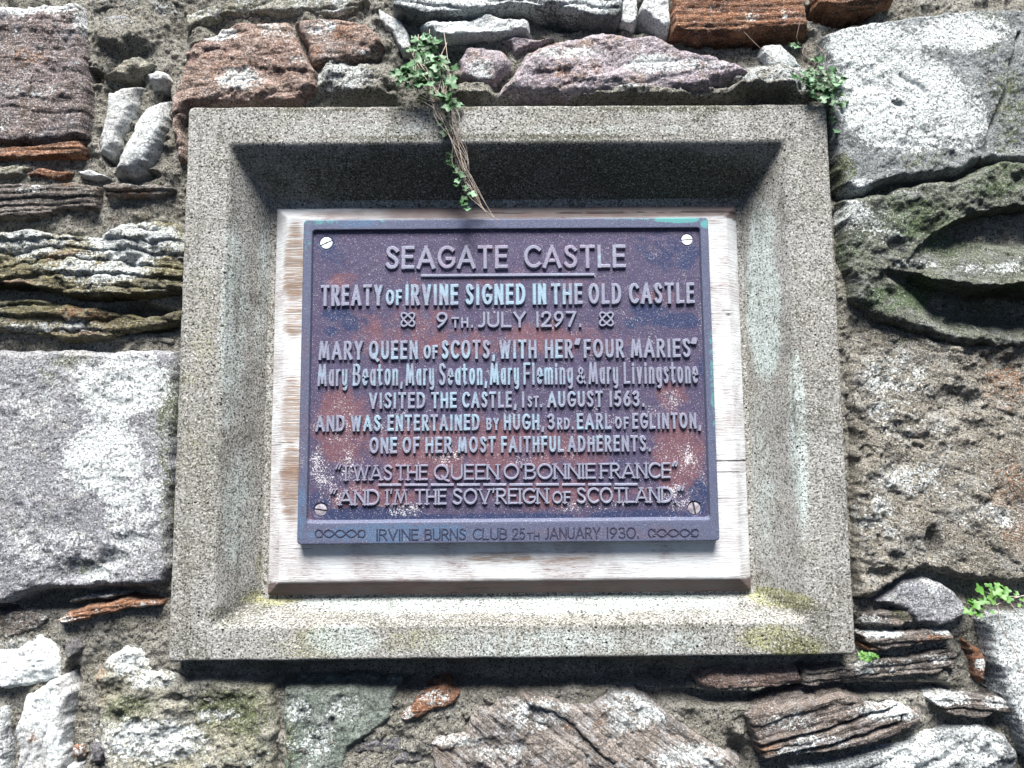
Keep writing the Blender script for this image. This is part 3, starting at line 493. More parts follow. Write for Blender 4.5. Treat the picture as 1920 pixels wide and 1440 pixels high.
# ------------------------------------------------------------------ cast stone surround (rings of rectangles from the wall out to the niche)
def rings_mesh(rings, seg, noise, seed, rnd=0.0, close_back=False):
    """rings: (x0, x1, z0, z1, y). Vertices run round each rectangle; returns V, F."""
    V = []; F = []; n = seg*4
    for (x0, x1, z0, z1, y) in rings:
        t = np.linspace(0, 1, seg, endpoint=False)
        x = np.concatenate([x0+(x1-x0)*t, np.full(seg, x1), x1+(x0-x1)*t, np.full(seg, x0)])
        z = np.concatenate([np.full(seg, z0), z0+(z1-z0)*t, np.full(seg, z1), z1+(z0-z1)*t])
        if rnd:
            cxx, czz = (x0+x1)/2, (z0+z1)/2
            dx = np.minimum(x-x0, x1-x); dz = np.minimum(z-z0, z1-z)
            for sx, ex in ((1, x0), (-1, x1)):
                for sz, ez in ((1, z0), (-1, z1)):
                    m = ((x-ex)*sx < rnd) & ((z-ez)*sz < rnd)
                    ccx, ccz = ex+sx*rnd, ez+sz*rnd
                    a = x-ccx; c = z-ccz; L = np.maximum(np.hypot(a, c), 1e-9); k = np.where(m, np.minimum(1, rnd/L), 1)
                    x = np.where(m, ccx+a*k, x); z = np.where(m, ccz+c*k, z)
        V.append(np.stack([x, np.full(n, y), z], -1))
    V = np.concatenate(V)
    for r in range(len(rings)-1):
        i = np.arange(n); j = (i+1) % n
        F.append(np.stack([r*n+i, r*n+j, (r+1)*n+j, (r+1)*n+i], -1))
    V = V + 0
    if noise:
        s = fbm(V[:, 0]*30+V[:, 1]*19, V[:, 2]*30+V[:, 1]*23, seed, 5, .6); s2 = fbm(V[:, 0]*9+3, V[:, 2]*9+V[:, 1]*5, seed+7, 3)
        V[:, 1] += noise*(s*.6+s2*.6)
        V[:, 0] += noise*.8*fbm(V[:, 2]*25, V[:, 1]*25+V[:, 0]*3, seed+3, 4); V[:, 2] += noise*.8*fbm(V[:, 0]*25, V[:, 1]*25+V[:, 2]*3, seed+4, 4)
    return V, np.concatenate(F)
sur = thing('plaque_surround', 'weathered grey-brown cast stone surround framing the recessed bronze plaque', 'stone surround', (0, .1, FZ0))
BK = .105                                                    # depth of the niche back
def R4(a, b, c, dd): return (a[0]+dd[0])/2, (b[0]+c[0])/2, (c[1]+dd[1])/2, (a[1]+b[1])/2
OP = R4(xz(435, 272, 0), xz(1472, 267, 0), xz(1512, 1166, 0), xz(397, 1172, 0))
BR = R4(xz(505, 379, BK), xz(1392, 374, BK), xz(1412, 1113, BK), xz(495, 1121, BK))
rg = []
for k, y in ((0, .125), (0, .06)): rg.append((FX0, FX1, FZ0, FZ1, y))
for y in np.linspace(.055, .006, 14): rg.append((FX0, FX1, FZ0, FZ1, y))
for a in np.linspace(0, 90, 5): q = .006*(1-math.sin(math.radians(a))); s = .006*(1-math.cos(math.radians(a))); rg.append((FX0+s, FX1-s, FZ0+s, FZ1-s, q))
def lerp(a, b, t): return tuple(a[i]+(b[i]-a[i])*t for i in range(4))
OU = (FX0+.006, FX1-.006, FZ0+.006, FZ1-.006)
for t in np.linspace(.04, .93, 26): rg.append(lerp(OU, OP, t*.96)+(.0,))
OS = lerp(OP, BR, .10)
for a in np.linspace(8, 82, 9):                                 # worn round arris between face and reveal
    t = math.sin(math.radians(a)); u = 1-math.cos(math.radians(a))
    p = lerp(lerp(OU, OP, .90), OP, t); p = lerp(p, OS, u*.9); rg.append(p+(.012*u,))
for t in np.linspace(.12, 1, 32): rg.append(lerp(OP, BR, t)+(.001+(BK-.001)*t,))
V, Fq = rings_mesh(rg, 300, .0016, 5, .010)
# rounded shoulders on the two jambs and the sill: ease the edge between face and reveal
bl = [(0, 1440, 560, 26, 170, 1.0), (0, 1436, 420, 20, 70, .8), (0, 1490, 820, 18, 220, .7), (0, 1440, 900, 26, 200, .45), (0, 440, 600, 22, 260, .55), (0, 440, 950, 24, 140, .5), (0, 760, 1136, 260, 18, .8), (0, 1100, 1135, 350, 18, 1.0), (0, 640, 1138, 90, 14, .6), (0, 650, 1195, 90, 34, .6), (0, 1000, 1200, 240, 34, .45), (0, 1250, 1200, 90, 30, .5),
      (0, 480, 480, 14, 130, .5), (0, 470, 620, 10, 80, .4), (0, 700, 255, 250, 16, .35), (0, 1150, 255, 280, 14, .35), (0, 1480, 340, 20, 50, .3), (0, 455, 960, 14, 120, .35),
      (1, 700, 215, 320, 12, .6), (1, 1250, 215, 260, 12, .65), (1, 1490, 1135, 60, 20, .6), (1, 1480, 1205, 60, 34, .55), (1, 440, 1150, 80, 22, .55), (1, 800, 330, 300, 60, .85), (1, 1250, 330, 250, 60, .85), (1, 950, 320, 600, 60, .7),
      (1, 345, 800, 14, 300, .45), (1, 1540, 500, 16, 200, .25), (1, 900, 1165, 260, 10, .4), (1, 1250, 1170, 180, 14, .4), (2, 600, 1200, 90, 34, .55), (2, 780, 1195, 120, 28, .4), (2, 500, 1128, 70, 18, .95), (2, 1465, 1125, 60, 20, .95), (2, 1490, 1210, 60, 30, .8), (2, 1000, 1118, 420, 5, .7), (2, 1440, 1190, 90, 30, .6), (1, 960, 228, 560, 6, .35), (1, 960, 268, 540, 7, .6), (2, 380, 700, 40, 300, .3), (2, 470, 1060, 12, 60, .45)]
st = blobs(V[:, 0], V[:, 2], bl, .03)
ob = mesh_obj('stone_frame', V, Fq, CONC, sur, True, {'stain_shade': st})
# niche back
res = .004; X, Z = np.meshgrid(np.arange(BR[0]-.012, BR[1]+.012, res), np.arange(BR[2]-.012, BR[3]+.012, res))
V = np.stack([X, BK-.002+.0012*fbm(X*30, Z*30, 77, 4), Z], -1).reshape(-1, 3)
mesh_obj('niche_back', V, grid_faces(*X.shape), CONC, sur, True, {'stain_shade': np.tile([0, .25, 0, 1], (len(V), 1))})

# ------------------------------------------------------------------ bevelled wooden board
BF = .070
b_back = R4(xz(522, 391, .096), xz(1383, 387, .096), xz(1404, 1108, .096), xz(500, 1116, .096))
b_front = R4(xz(540, 408, BF), xz(1366, 404, BF), xz(1382, 1085, BF), xz(523, 1091, BF))
def board():
    rg = [b_back+(BK-.004,)] + [b_back+(.096,)]
    rg = [b_back+(y,) for y in np.linspace(BK-.003, .096, 4)]
    for t in np.linspace(.08, 1, 9): rg.append(lerp(b_back, b_front, t)+(.096+(BF-.096)*t,))
    mid = ((b_front[0]+b_front[1])/2, )*2 + ((b_front[2]+b_front[3])/2, )*2
    for t in np.linspace(.012, .35, 40): rg.append(lerp(b_front, mid, t)+(BF,))
    V, Fq = rings_mesh(rg, 300, .0008, 15, .003)
    last = np.arange(len(V)-1200, len(V))
    V = np.concatenate([V, [[mid[0], BF, mid[2]]]]); c = len(V)-1
    tri = np.stack([last, np.roll(last, -1), np.full(1200, c)], -1)
    # splits in the end grain on both sides
    bl = [(2, 553, 500, 30, 120, .95), (2, 552, 600, 26, 60, .8), (2, 548, 780, 28, 110, .85), (2, 546, 900, 28, 110, .95), (2, 540, 980, 22, 30, .5), (2, 600, 402, 70, 12, .6), (2, 1352, 470, 22, 90, .45), (2, 940, 1045, 90, 16, .75), (2, 1060, 1050, 70, 12, .6), (2, 760, 1040, 140, 10, .4), (2, 1250, 1040, 120, 8, .35),
          (1, 950, 400, 400, 16, .85), (1, 700, 398, 150, 12, .6), (1, 1240, 396, 110, 12, .7), (1, 760, 402, 180, 10, .6), (1, 1250, 398, 100, 10, .6), (2, 1100, 402, 260, 10, .6), (1, 700, 1101, 250, 16, 1.0), (1, 950, 1100, 250, 16, 1.0), (1, 1200, 1098, 240, 16, 1.0), (1, 540, 1104, 40, 12, .9), (1, 1370, 1096, 40, 12, .8), (2, 1340, 415, 20, 20, .5)]
    st = blobs(V[:, 0], V[:, 2], bl, .073)
    low = (V[:, 2] < b_front[2]-.0015) & (V[:, 0] > b_back[0]+.006+(b_front[2]-V[:, 2])*-.6) & (V[:, 1] > BF+.001)   # bare timber on the lower slope, its shade painted into the dark colour
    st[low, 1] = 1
    top = (V[:, 2] > b_front[3]-.004) & (V[:, 0] > xz(640, 400, .08)[0])                  # brown along the top, with the soffit's shadow painted in
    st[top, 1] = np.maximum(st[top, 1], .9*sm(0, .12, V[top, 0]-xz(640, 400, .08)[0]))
    o = mesh_obj('backing_board', V, Fq, WOOD, None, True, {'stain_shade': st}, tri=tri, origin=(mid[0], BK-.004, b_back[2]))
    o['label'] = 'weathered wooden board with sloping edges, white paint worn to brown, behind the bronze plaque'; o['category'] = 'wooden board'
board()

# ------------------------------------------------------------------ bronze plaque
PF, PB, PD = .047, .0695, .0535                               # rim face, back, lettering field
plaque = thing('memorial_plaque', 'rectangular bronze plaque with raised lettering about a castle, screwed to the wooden board', 'plaque', (0, PB, -.14))
p_out = R4(xz(570, 412, PF), xz(1330, 408, PF), xz(1347, 1017, PF), xz(556, 1018, PF))
p_in = R4(xz(586, 430, PF), xz(1313, 427, PF), xz(1333, 976, PF), xz(573, 979, PF))
p_fl = (p_in[0]+.003, p_in[1]-.003, p_in[2]+.006, p_in[3]-.0015)
def verd(V):
    c = [(0, 1270, 412, 55, 8, 1.0), (0, 1180, 411, 60, 4, .55), (0, 1322, 420, 12, 12, .9), (0, 600, 416, 60, 8, .5), (0, 576, 450, 10, 50, .4), (0, 1338, 700, 10, 160, .55), (0, 720, 414, 60, 5, .4)]
    return blobs(V[:, 0], V[:, 2], c, PF)
def pst(V):
    c = [(2, 630, 590, 34, 16, .9), (2, 665, 606, 40, 18, .8), (2, 620, 622, 22, 12, .7), (2, 700, 585, 20, 9, .6), (2, 1215, 580, 50, 18, .8), (2, 1265, 600, 50, 20, .8), (2, 1190, 605, 30, 14, .7), (2, 620, 470, 60, 50, .5), (2, 1250, 470, 90, 60, .6), (2, 700, 965, 120, 18, 1), (2, 900, 972, 260, 12, 1), (2, 1200, 968, 130, 16, 1), (2, 1310, 930, 26, 40, .9), (2, 800, 872, 40, 10, .55), (2, 1000, 870, 30, 10, .5), (2, 600, 940, 26, 26, .7), (2, 1150, 870, 40, 10, .5), (2, 1320, 700, 14, 60, .5),
         (0, 760, 600, 120, 40, .6), (0, 900, 640, 300, 40, .6), (0, 640, 800, 70, 90, .9), (0, 900, 840, 320, 70, .8), (0, 1270, 850, 60, 80, 1), (0, 700, 930, 100, 40, .8), (0, 1050, 925, 160, 30, .75), (0, 1260, 740, 40, 30, .7), (0, 640, 525, 40, 20, .6), (0, 1230, 560, 60, 20, .4), (0, 900, 530, 240, 20, .35),
         (1, 640, 900, 60, 70, .6), (1, 1305, 870, 26, 100, .75), (1, 800, 800, 240, 60, .3), (1, 1150, 780, 200, 80, .3), (1, 950, 640, 340, 60, .15), (1, 1280, 930, 60, 30, .8), (1, 760, 955, 100, 16, .8), (1, 1070, 950, 160, 14, .6), (1, 640, 790, 50, 60, .45), (1, 900, 860, 200, 20, .4), (1, 1250, 740, 30, 20, .7), (1, 1270, 860, 50, 50, .5), (1, 1320, 600, 12, 60, .6), (1, 700, 850, 60, 20, .5), (1, 600, 870, 26, 40, .8)]
    return blobs(V[:, 0], V[:, 2], c, PD)
def rimst(V):
    c = [(2, 760, 1000, 220, 20, .9), (2, 640, 420, 100, 10, .6), (0, 1150, 1000, 200, 16, .6), (2, 565, 960, 12, 60, .9), (0, 570, 750, 8, 160, .7), (1, 566, 850, 8, 60, .5)]
    return blobs(V[:, 0], V[:, 2], c, PF)
rg = [p_out+(y,) for y in np.linspace(PB, PF+.002, 5)]
for a in np.linspace(15, 90, 5): s = .002*(1-math.cos(math.radians(a))); rg.append((p_out[0]+s, p_out[1]-s, p_out[2]+s, p_out[3]-s, PF+.002*(1-math.sin(math.radians(a)))))
oo = rg[-1][:4]
for t in np.linspace(.1, .95, 8): rg.append(lerp(oo, p_in, t)+(PF,))
for t in (0, .15, .4, .7, 1): rg.append(lerp(p_in, p_fl, t)+(PF+(PD+.001-PF)*t + (.0 if t else .0003),))
V, Fq = rings_mesh(rg, 260, .0003, 25, .007)
mesh_obj('raised_rim', V, Fq, RIM, plaque, True, {'stain_shade': rimst(V), 'verdigris': verd(V)})
SCREWS = [(612, 456, 11.5, 25, 'w'), (1288, 450, 10.5, 2, 'w'), (601, 956, 11.5, -8, 'm'), (1302, 953, 11.5, -80, 'm')]
res = .0013; X, Z = np.meshgrid(np.arange(p_fl[0]-.002, p_fl[1]+.003, res), np.arange(p_fl[2]-.002, p_fl[3]+.003, res))
H = .0004*fbm(X*60, Z*60, 41, 4) + .0004*fbm(X*8, Z*8, 42, 3)
for px, py, r, an, k in SCREWS:
    c = at(px, py, PD); q = np.hypot(X-c[0], Z-c[2]); H += (.0045 if k == 'm' else .0015)*sm((r+1.6)*1.05e-3, (r+.2)*1.05e-3, q)
V = np.stack([X, PD+H, Z], -1).reshape(-1, 3)
mesh_obj('lettering_field', V, grid_faces(*X.shape), FIELD, plaque, True, {'stain_shade': pst(V)})
def screw(px, py, r, ang, kind):
    yb = PD-.0012 if kind == 'w' else PD+.0012                 # face of the head
    c = at(px, py, PD); r = r*1.05e-3; mat = SCREW_W if kind == 'w' else SCREW_M
    V = []; F = []; sl = .10*r if kind == 'w' else .13*r
    for sgn in (1, -1):
        base = len(V); n = 20; a0 = math.asin(sl/r)
        an = [a0+(math.pi-2*a0)*i/n for i in range(n+1)]
        loops = []
        for rr, yy in ((1, .008), (1, .0012), (.93, .0004), (.6, -.0002), (0.15, -.0004)):
            lp = []
            for a in an:
                x, z = r*rr*math.cos(a), sgn*max(r*rr*math.sin(a), sl); lp.append(len(V)); V.append((x, yy, z))
            loops.append(lp)
        for A_, B_ in zip(loops, loops[1:]):
            for i in range(n):
                q = (A_[i], A_[i+1], B_[i+1], B_[i]); F.append(q if sgn < 0 else q[::-1])
        for A_, B_ in zip(loops, loops[1:]): F.append((A_[-1], A_[0], B_[0], B_[-1]) if False else (A_[0], B_[0], B_[-1], A_[-1]))
    V = np.array(V); a = math.radians(ang)
    x = V[:, 0]*math.cos(a)-V[:, 2]*math.sin(a); z = V[:, 0]*math.sin(a)+V[:, 2]*math.cos(a)
    Vw = np.stack([c[0]+x, yb+V[:, 1], c[2]+z], -1)
    o = mesh_obj('screw', Vw, np.array(F), mat, plaque, False, origin=(c[0], yb, c[2]))
    bx = np.array([(-r*.95, .0011, -sl*1.2), (r*.95, .0011, -sl*1.2), (r*.95, .0011, sl*1.2), (-r*.95, .0011, sl*1.2)])
    bx = np.concatenate([bx, bx+np.array([0, .003, 0])])
    x = bx[:, 0]*math.cos(a)-bx[:, 2]*math.sin(a); z = bx[:, 0]*math.sin(a)+bx[:, 2]*math.cos(a)
    mesh_obj('slot', np.stack([c[0]+x, yb+bx[:, 1], c[2]+z], -1), np.array([(0, 1, 2, 3), (4, 7, 6, 5), (0, 4, 5, 1), (1, 5, 6, 2), (2, 6, 7, 3), (3, 7, 4, 0)]), SLOT, o, False)
    o['label'] = 'pale painted slotted screw head' if kind == 'w' else 'worn slotted screw sunk in its hole'
for s in SCREWS: screw(*s)

# ---- lettering: strokes per glyph (cap height 1), swept into raised ribs
def E(cx, cy_, rx, ry, a0, a1, n=12):
    return [(cx+rx*math.cos(math.radians(a0+(a1-a0)*i/n)), cy_+ry*math.sin(math.radians(a0+(a1-a0)*i/n))) for i in range(n+1)]
def sp_(*p):                                                  # smooth curve through points
    q = [p[0]]+list(p)+[p[-1]]; out = []
    for i in range(1, len(q)-2):
        a, b, c, e = q[i-1:i+3]
        for k in range(5):
            t = k/5; out.append(tuple(.5*((2*b[j])+(-a[j]+c[j])*t+(2*a[j]-5*b[j]+4*c[j]-e[j])*t*t+(-a[j]+3*b[j]-3*c[j]+e[j])*t**3) for j in (0, 1)))
    return out+[p[-1]]
G = {
 'A': (.78, [[(0, 0), (.39, 1)], [(.39, 1), (.78, 0)], [(.13, .3), (.65, .3)]]),
 'B': (.56, [[(0, 0), (0, 1)], [(0, 1), (.26, 1)]+E(.28, .77, .24, .23, 90, -90)+[(0, .54)], [(0, .54), (.28, .54)]+E(.3, .27, .26, .27, 90, -90)+[(0, 0)]]),
 'C': (.68, [E(.42, .5, .42, .5, 48, 312, 18)]),
 'D': (.68, [[(0, 0), (0, 1)], [(0, 1), (.22, 1)]+E(.24, .5, .44, .5, 90, -90, 16)+[(0, 0)]]),
 'E': (.5, [[(0, 0), (0, 1)], [(0, 1), (.5, 1)], [(0, .53), (.44, .53)], [(0, 0), (.5, 0)]]),
 'F': (.48, [[(0, 0), (0, 1)], [(0, 1), (.48, 1)], [(0, .5), (.42, .5)]]),
 'G': (.74, [E(.42, .5, .42, .5, 48, 330, 18)+[(.76, .42)], [(.44, .42), (.78, .42)]]),
 'H': (.62, [[(0, 0), (0, 1)], [(.62, 0), (.62, 1)], [(0, .5), (.62, .5)]]),
 'I': (.06, [[(.03, 0), (.03, 1)]]),
 'J': (.36, [[(.36, 1), (.36, .24)]+E(.14, .24, .22, .24, 0, -110, 8)]),
 'L': (.48, [[(0, 1), (0, 0)], [(0, 0), (.48, 0)]]),
 'M': (.86, [[(0, 0), (.14, 1)], [(.14, 1), (.43, .12)], [(.43, .12), (.72, 1)], [(.72, 1), (.86, 0)]]),
 'N': (.64, [[(0, 0), (0, 1)], [(0, 1), (.64, 0)], [(.64, 0), (.64, 1)]]),
 'O': (.8, [E(.4, .5, .4, .5, 90, 450, 24)]),
 'P': (.52, [[(0, 0), (0, 1)], [(0, 1), (.26, 1)]+E(.27, .74, .25, .26, 90, -90)+[(0, .48)]]),
 'Q': (.86, [E(.4, .5, .4, .5, 90, 450, 24), [(.42, .22), (.6, 0), (.84, -.14)]]),
 'R': (.58, [[(0, 0), (0, 1)], [(0, 1), (.26, 1)]+E(.28, .75, .25, .25, 90, -90)+[(0, .5)], [(.24, .5), (.58, 0)]]),
 'S': (.54, [sp_((.5, .86), (.38, .97), (.26, 1), (.1, .94), (.05, .78), (.13, .63), (.3, .52), (.46, .4), (.52, .24), (.44, .06), (.27, 0), (.12, .03), (.01, .14))]),
 'T': (.6, [[(0, 1), (.6, 1)], [(.3, 1), (.3, 0)]]),
 'U': (.6, [[(0, 1), (0, .28)]+E(.3, .28, .3, .28, 180, 360, 12)+[(.6, 1)]]),
 'V': (.7, [[(0, 1), (.35, 0)], [(.35, 0), (.7, 1)]]),
 'W': (1.05, [[(0, 1), (.26, 0)], [(.26, 0), (.525, .96)], [(.525, .96), (.79, 0)], [(.79, 0), (1.05, 1)]]),
 'Y': (.64, [[(0, 1), (.32, .45)], [(.64, 1), (.32, .45)], [(.32, .45), (.32, 0)]]),
 '0': (.7, [E(.35, .5, .35, .5, 90, 450, 22)]),
 '1': (.08, [[(.04, 0), (.04, 1)]]),
 '2': (.56, [sp_((.02, .74), (.08, .92), (.28, 1), (.48, .92), (.53, .72), (.44, .52), (.2, .22), (0, 0)), [(0, 0), (.56, 0)]]),
 '3': (.5, [sp_((.04, .88), (.22, 1), (.42, .92), (.46, .74), (.36, .58), (.2, .54)), sp_((.2, .54), (.4, .48), (.5, .28), (.42, .08), (.22, 0), (.02, .12))]),
 '5': (.5, [[(.46, 1), (.12, 1)], [(.12, 1), (.06, .56)], sp_((.06, .56), (.24, .63), (.44, .52), (.5, .3), (.4, .07), (.2, 0), (.01, .1))]),
 '6': (.56, [sp_((.44, 1), (.22, .74), (.06, .42), (.04, .28)), E(.29, .3, .26, .3, 90, 450, 18)]),
 '7': (.54, [[(0, 1), (.54, 1)], [(.54, 1), (.16, 0)]]),
 '9': (.56, [sp_((.1, 0), (.34, .26), (.5, .58), (.53, .72)), E(.28, .7, .26, .3, 90, 450, 18)]),
 '.': (.10, [[(.05, .0), (.05, .07)]]), ',': (.12, [[(.08, .07), (.02, -.16)]]),
 "'": (.08, [[(.06, 1.05), (.02, .82)]]), '`': (.30, [[(.02, .84), (.1, 1.06)], [(.18, .84), (.26, 1.06)]]), '"': (.30, [[(.04, .84), (.12, 1.06)], [(.2, .84), (.28, 1.06)]]),
 '&': (.62, [sp_((.6, 0), (.2, .62), (.14, .82), (.28, .98), (.42, .84), (.34, .62), (.1, .4), (.02, .2), (.18, .02), (.38, .06), (.56, .42))]),
 'a': (.38, [E(.19, .36, .19, .36, 40, 320, 14), [(.38, .74), (.38, 0)]]),
 'r': (.24, [[(0, 0), (0, .74)], sp_((0, .5), (.08, .68), (.24, .73))]),
 'y': (.38, [[(0, .74), (0, .22)]+E(.19, .2, .19, .2, 180, 360, 8), [(.38, .74), (.38, -.04)]+E(.2, -.06, .18, .19, 0, -120, 8)]),
 'e': (.40, [[(.02, .36), (.4, .42)]+E(.2, .37, .2, .37, 8, 318, 16)]),
 't': (.30, [[(.1, .98), (.1, .12), (.18, .0), (.28, .03)], [(-.06, .73), (.3, .73)]]),
 'o': (.42, [E(.21, .37, .21, .37, 90, 450, 18)]),
 'n': (.38, [[(0, 0), (0, .74)], [(0, .5)]+E(.19, .52, .19, .22, 170, 0, 8)+[(.38, 0)]]),
 'l': (.06, [[(.03, 0), (.03, 1)]]), 'i': (.06, [[(.03, 0), (.03, .74)], [(.03, .9), (.03, .97)]]),
 'm': (.68, [[(0, 0), (0, .74)], [(0, .5)]+E(.17, .54, .17, .2, 170, 0, 8)+[(.34, 0)], [(.34, .5)]+E(.51, .54, .17, .2, 170, 0, 8)+[(.68, 0)]]),
 'v': (.40, [[(0, .74), (.2, 0)], [(.2, 0), (.4, .74)]]),
 'g': (.38, [E(.19, .38, .19, .34, 40, 320, 14), [(.38, .74), (.38, -.04)]+E(.2, -.06, .18, .19, 0, -120, 8)]),
 's': (.32, [sp_((.3, .62), (.17, .73), (.04, .62), (.08, .46), (.24, .34), (.31, .2), (.2, .02), (.08, .02), (0, .1))]),
}
zoff = [0]
def rib(pts, w, h, yb, V, F, prof='flat', closed=False):
    P = np.array(pts, float); keep = np.concatenate([[True], np.hypot(*np.diff(P, axis=0).T) > 1e-6]); P = P[keep]
    if len(P) < 2: return
    clo = np.hypot(*(P[0]-P[-1])) < 1e-5
    T = np.zeros_like(P)
    d_ = np.diff(P, axis=0); d_ /= np.hypot(*d_.T)[:, None]
    T[0] = d_[0]; T[-1] = d_[-1]
    if clo: T[0] = T[-1] = d_[0]+d_[-1]
    T[1:-1] = d_[1:]+d_[:-1]; T /= np.maximum(np.hypot(*T.T), 1e-6)[:, None]
    N = np.stack([-T[:, 1], T[:, 0]], -1)
    k = np.ones(len(P)); k[1:-1] = 1/np.clip((N[1:-1]*np.stack([-d_[1:, 1], d_[1:, 0]], -1)).sum(1), .6, 1)
    if not clo: P = P.copy(); P[0] -= T[0]*w*.42; P[-1] += T[-1]*w*.42
    zoff[0] = (zoff[0]+1) % 23; h = h*(1+.012*zoff[0])
    if prof == 'flat': cs = [(-.58, -.0012), (-.44, h*.8), (-.30, h), (.30, h), (.44, h*.8), (.58, -.0012)]
    elif prof == 'burr': cs = [(-.60, -.0008), (-.42, h), (-.16, h*.1), (.16, h*.1), (.42, h), (.60, -.0008)]
    b = len(V)
    for i in range(len(P)):
        for o_, hh in cs: x, z = P[i]+N[i]*o_*w*k[i]; V.append((x, yb-hh, z))
    m = len(cs)
    for i in range(len(P)-1):
        for j in range(m-1): F.append((b+i*m+j, b+i*m+j+1, b+(i+1)*m+j+1, b+(i+1)*m+j))
    if not clo:
        for i0 in (0, len(P)-1):
            q = b+i0*m; F.append((q, q+1, q+4, q+5)); F.append((q+1, q+2, q+3, q+4))
def text_line(name, words, y_top, y_base, stroke, hgt=.0048, serif=False, prof='flat', mat=None, yb=None, plane=None, label=None):
    V, F = [], []; pl = plane or PD-.003; yb = yb if yb is not None else PD
    zb = xz(950, y_base, pl)[1]; zt = xz(950, y_top, pl)[1]; cap = zt-zb; w = stroke*1.05e-3
    for wd in words:
        s, x0, x1 = wd[:3]; k = wd[3] if len(wd) > 3 else 1.0
        X0, X1 = xz(x0, y_base, pl)[0]+w*.5, xz(x1, y_base, pl)[0]-w*.5
        sm_ = sum(G[c][0] for c in s); fac = 1.42 if not serif else 1.3
        gap = min(.6, max(.15, fac*w*sm_/max((X1-X0)-fac*w*(len(s)-1), 1e-4)))
        if s in ('`', '"'): gap = 0
        adv = []; x = 0
        for i, c in enumerate(s):
            adv.append(x); x += G[c][0]+gap
        tot = max(x-gap, .04); sc = (X1-X0)/tot
        for c, a in zip(s, adv):
            for stk in G[c][1]:
                pts = [(X0+(a+px)*sc, zb+w*.35+pz*(cap*k-w*.7)) for px, pz in stk]
                ww = w*(.82 if k < 1 else 1)
                if serif and len(stk) == 2 and abs(stk[0][0]-stk[1][0]) < .01: ww = w*1.05
                elif serif and len(stk) == 2: ww = w*.85
                rib(pts, ww, hgt, yb, V, F, prof)
                if serif and c.isalpha() and c not in 'ESC':
                    for (px, pz) in (stk[0], stk[-1]):
                        oth = stk[-1] if (px, pz) == stk[0] else stk[0]
                        if (pz < .01 or pz > .99) and abs(oth[1]-pz) > .6 and len(stk) == 2:
                            q = (X0+(a+px)*sc, zb+w*.35+pz*(cap*k-w*.7)); sw = .13*cap
                            rib([(q[0]-sw, q[1]), (q[0]+sw, q[1])], w*.5, hgt*.93, yb, V, F, prof)
    V = np.array(V); o = mesh_obj(name, V, np.array(F), mat or LETTER, plaque, False, {'stain_shade': lst(V)})
    if label: o['label'] = label
    return o
def lst(V):
    c = [(2, 900, 550, 260, 40, .7), (2, 850, 700, 330, 90, .6), (2, 900, 800, 360, 60, .6), (0, 1000, 480, 300, 40, .6), (1, 1000, 930, 400, 60, .5), (2, 1130, 480, 40, 40, .4), (0, 700, 900, 200, 60, .5)]
    return blobs(V[:, 0], V[:, 2], c, PD)
text_line('inscription', [('SEAGATE', 722, 953), ('CASTLE', 982, 1174)], 461, 503, 8.2, label='large title line of raised capitals')
text_line('inscription', [('TREATY', 601, 718), ('OF', 722, 755, .76), ('IRVINE', 759, 860), ('SIGNED', 872, 986), ('IN', 998, 1025), ('THE', 1033, 1093), ('OLD', 1103, 1166), ('CASTLE', 1179, 1303)], 533, 571, 7.4)
text_line('inscription', [('9', 817, 841), ('TH.', 846, 889, .68), ('JULY', 894, 987), ('1297.', 1004, 1092)], 585, 614, 5.6)
text_line('inscription', [('MARY', 597, 681), ('QUEEN', 691, 784), ('OF', 793, 822, .76), ('SCOTS,', 827, 930), ('WITH', 935, 1007), ('HER', 1021, 1075), ('`', 1077, 1091), ('FOUR', 1094, 1171), ('MARIES', 1182, 1296), ('"', 1296, 1310)], 638, 672, 6.4)
text_line('inscription', [('Mary', 595, 652), ('Beaton,', 661, 757), ('Mary', 760, 815), ('Seaton,', 822, 915), ('Mary', 918, 974), ('Fleming', 981, 1075), ('&', 1080, 1100, .8), ('Mary', 1103, 1160), ('Livingstone', 1169, 1310)], 681, 721, 5.4, label='line of tall narrow raised letters naming four ladies')
text_line('inscription', [('VISITED', 691, 798), ('THE', 808, 857), ('CASTLE,', 866, 970), ('1', 976, 986), ('ST.', 988, 1018, .72), ('AUGUST', 1026, 1131), ('1563.', 1142, 1210)], 735, 764, 5.6)
text_line('inscription', [('AND', 591, 647), ('WAS', 657, 714), ('ENTERTAINED', 726, 900), ('BY', 911, 937, .76), ('HUGH,', 944, 1022), ('3', 1026, 1041), ('RD.', 1044, 1077, .74), ('EARL', 1081, 1147), ('OF', 1152, 1180, .76), ('EGLINTON,', 1185, 1316)], 777, 806, 5.6)
text_line('inscription', [('ONE', 692, 745), ('OF', 754, 787), ('HER', 797, 848), ('MOST', 858, 930), ('FAITHFUL', 939, 1058), ('ADHERENTS.', 1064, 1222)], 819, 848, 5.6)
text_line('inscription', [('`', 627, 642), ('I', 643, 654), ('WAS', 662, 736), ('THE', 741, 803), ('QUEEN', 813, 936), ("O'BONNIE", 944, 1118), ('FRANCE', 1125, 1258), ('"', 1259, 1274)], 870, 899, 4.4, serif=True, label='first serif line of the quoted verse')
text_line('inscription', [('`', 618, 633), ('AND', 635, 712), ("I'M", 723, 765), ('THE', 777, 838), ("SOV'REIGN", 848, 1028), ('OF', 1035, 1071, .78), ('SCOTLAND.', 1081, 1270), ('"', 1270, 1286)], 916, 945, 4.4, serif=True, label='second serif line of the quoted verse')
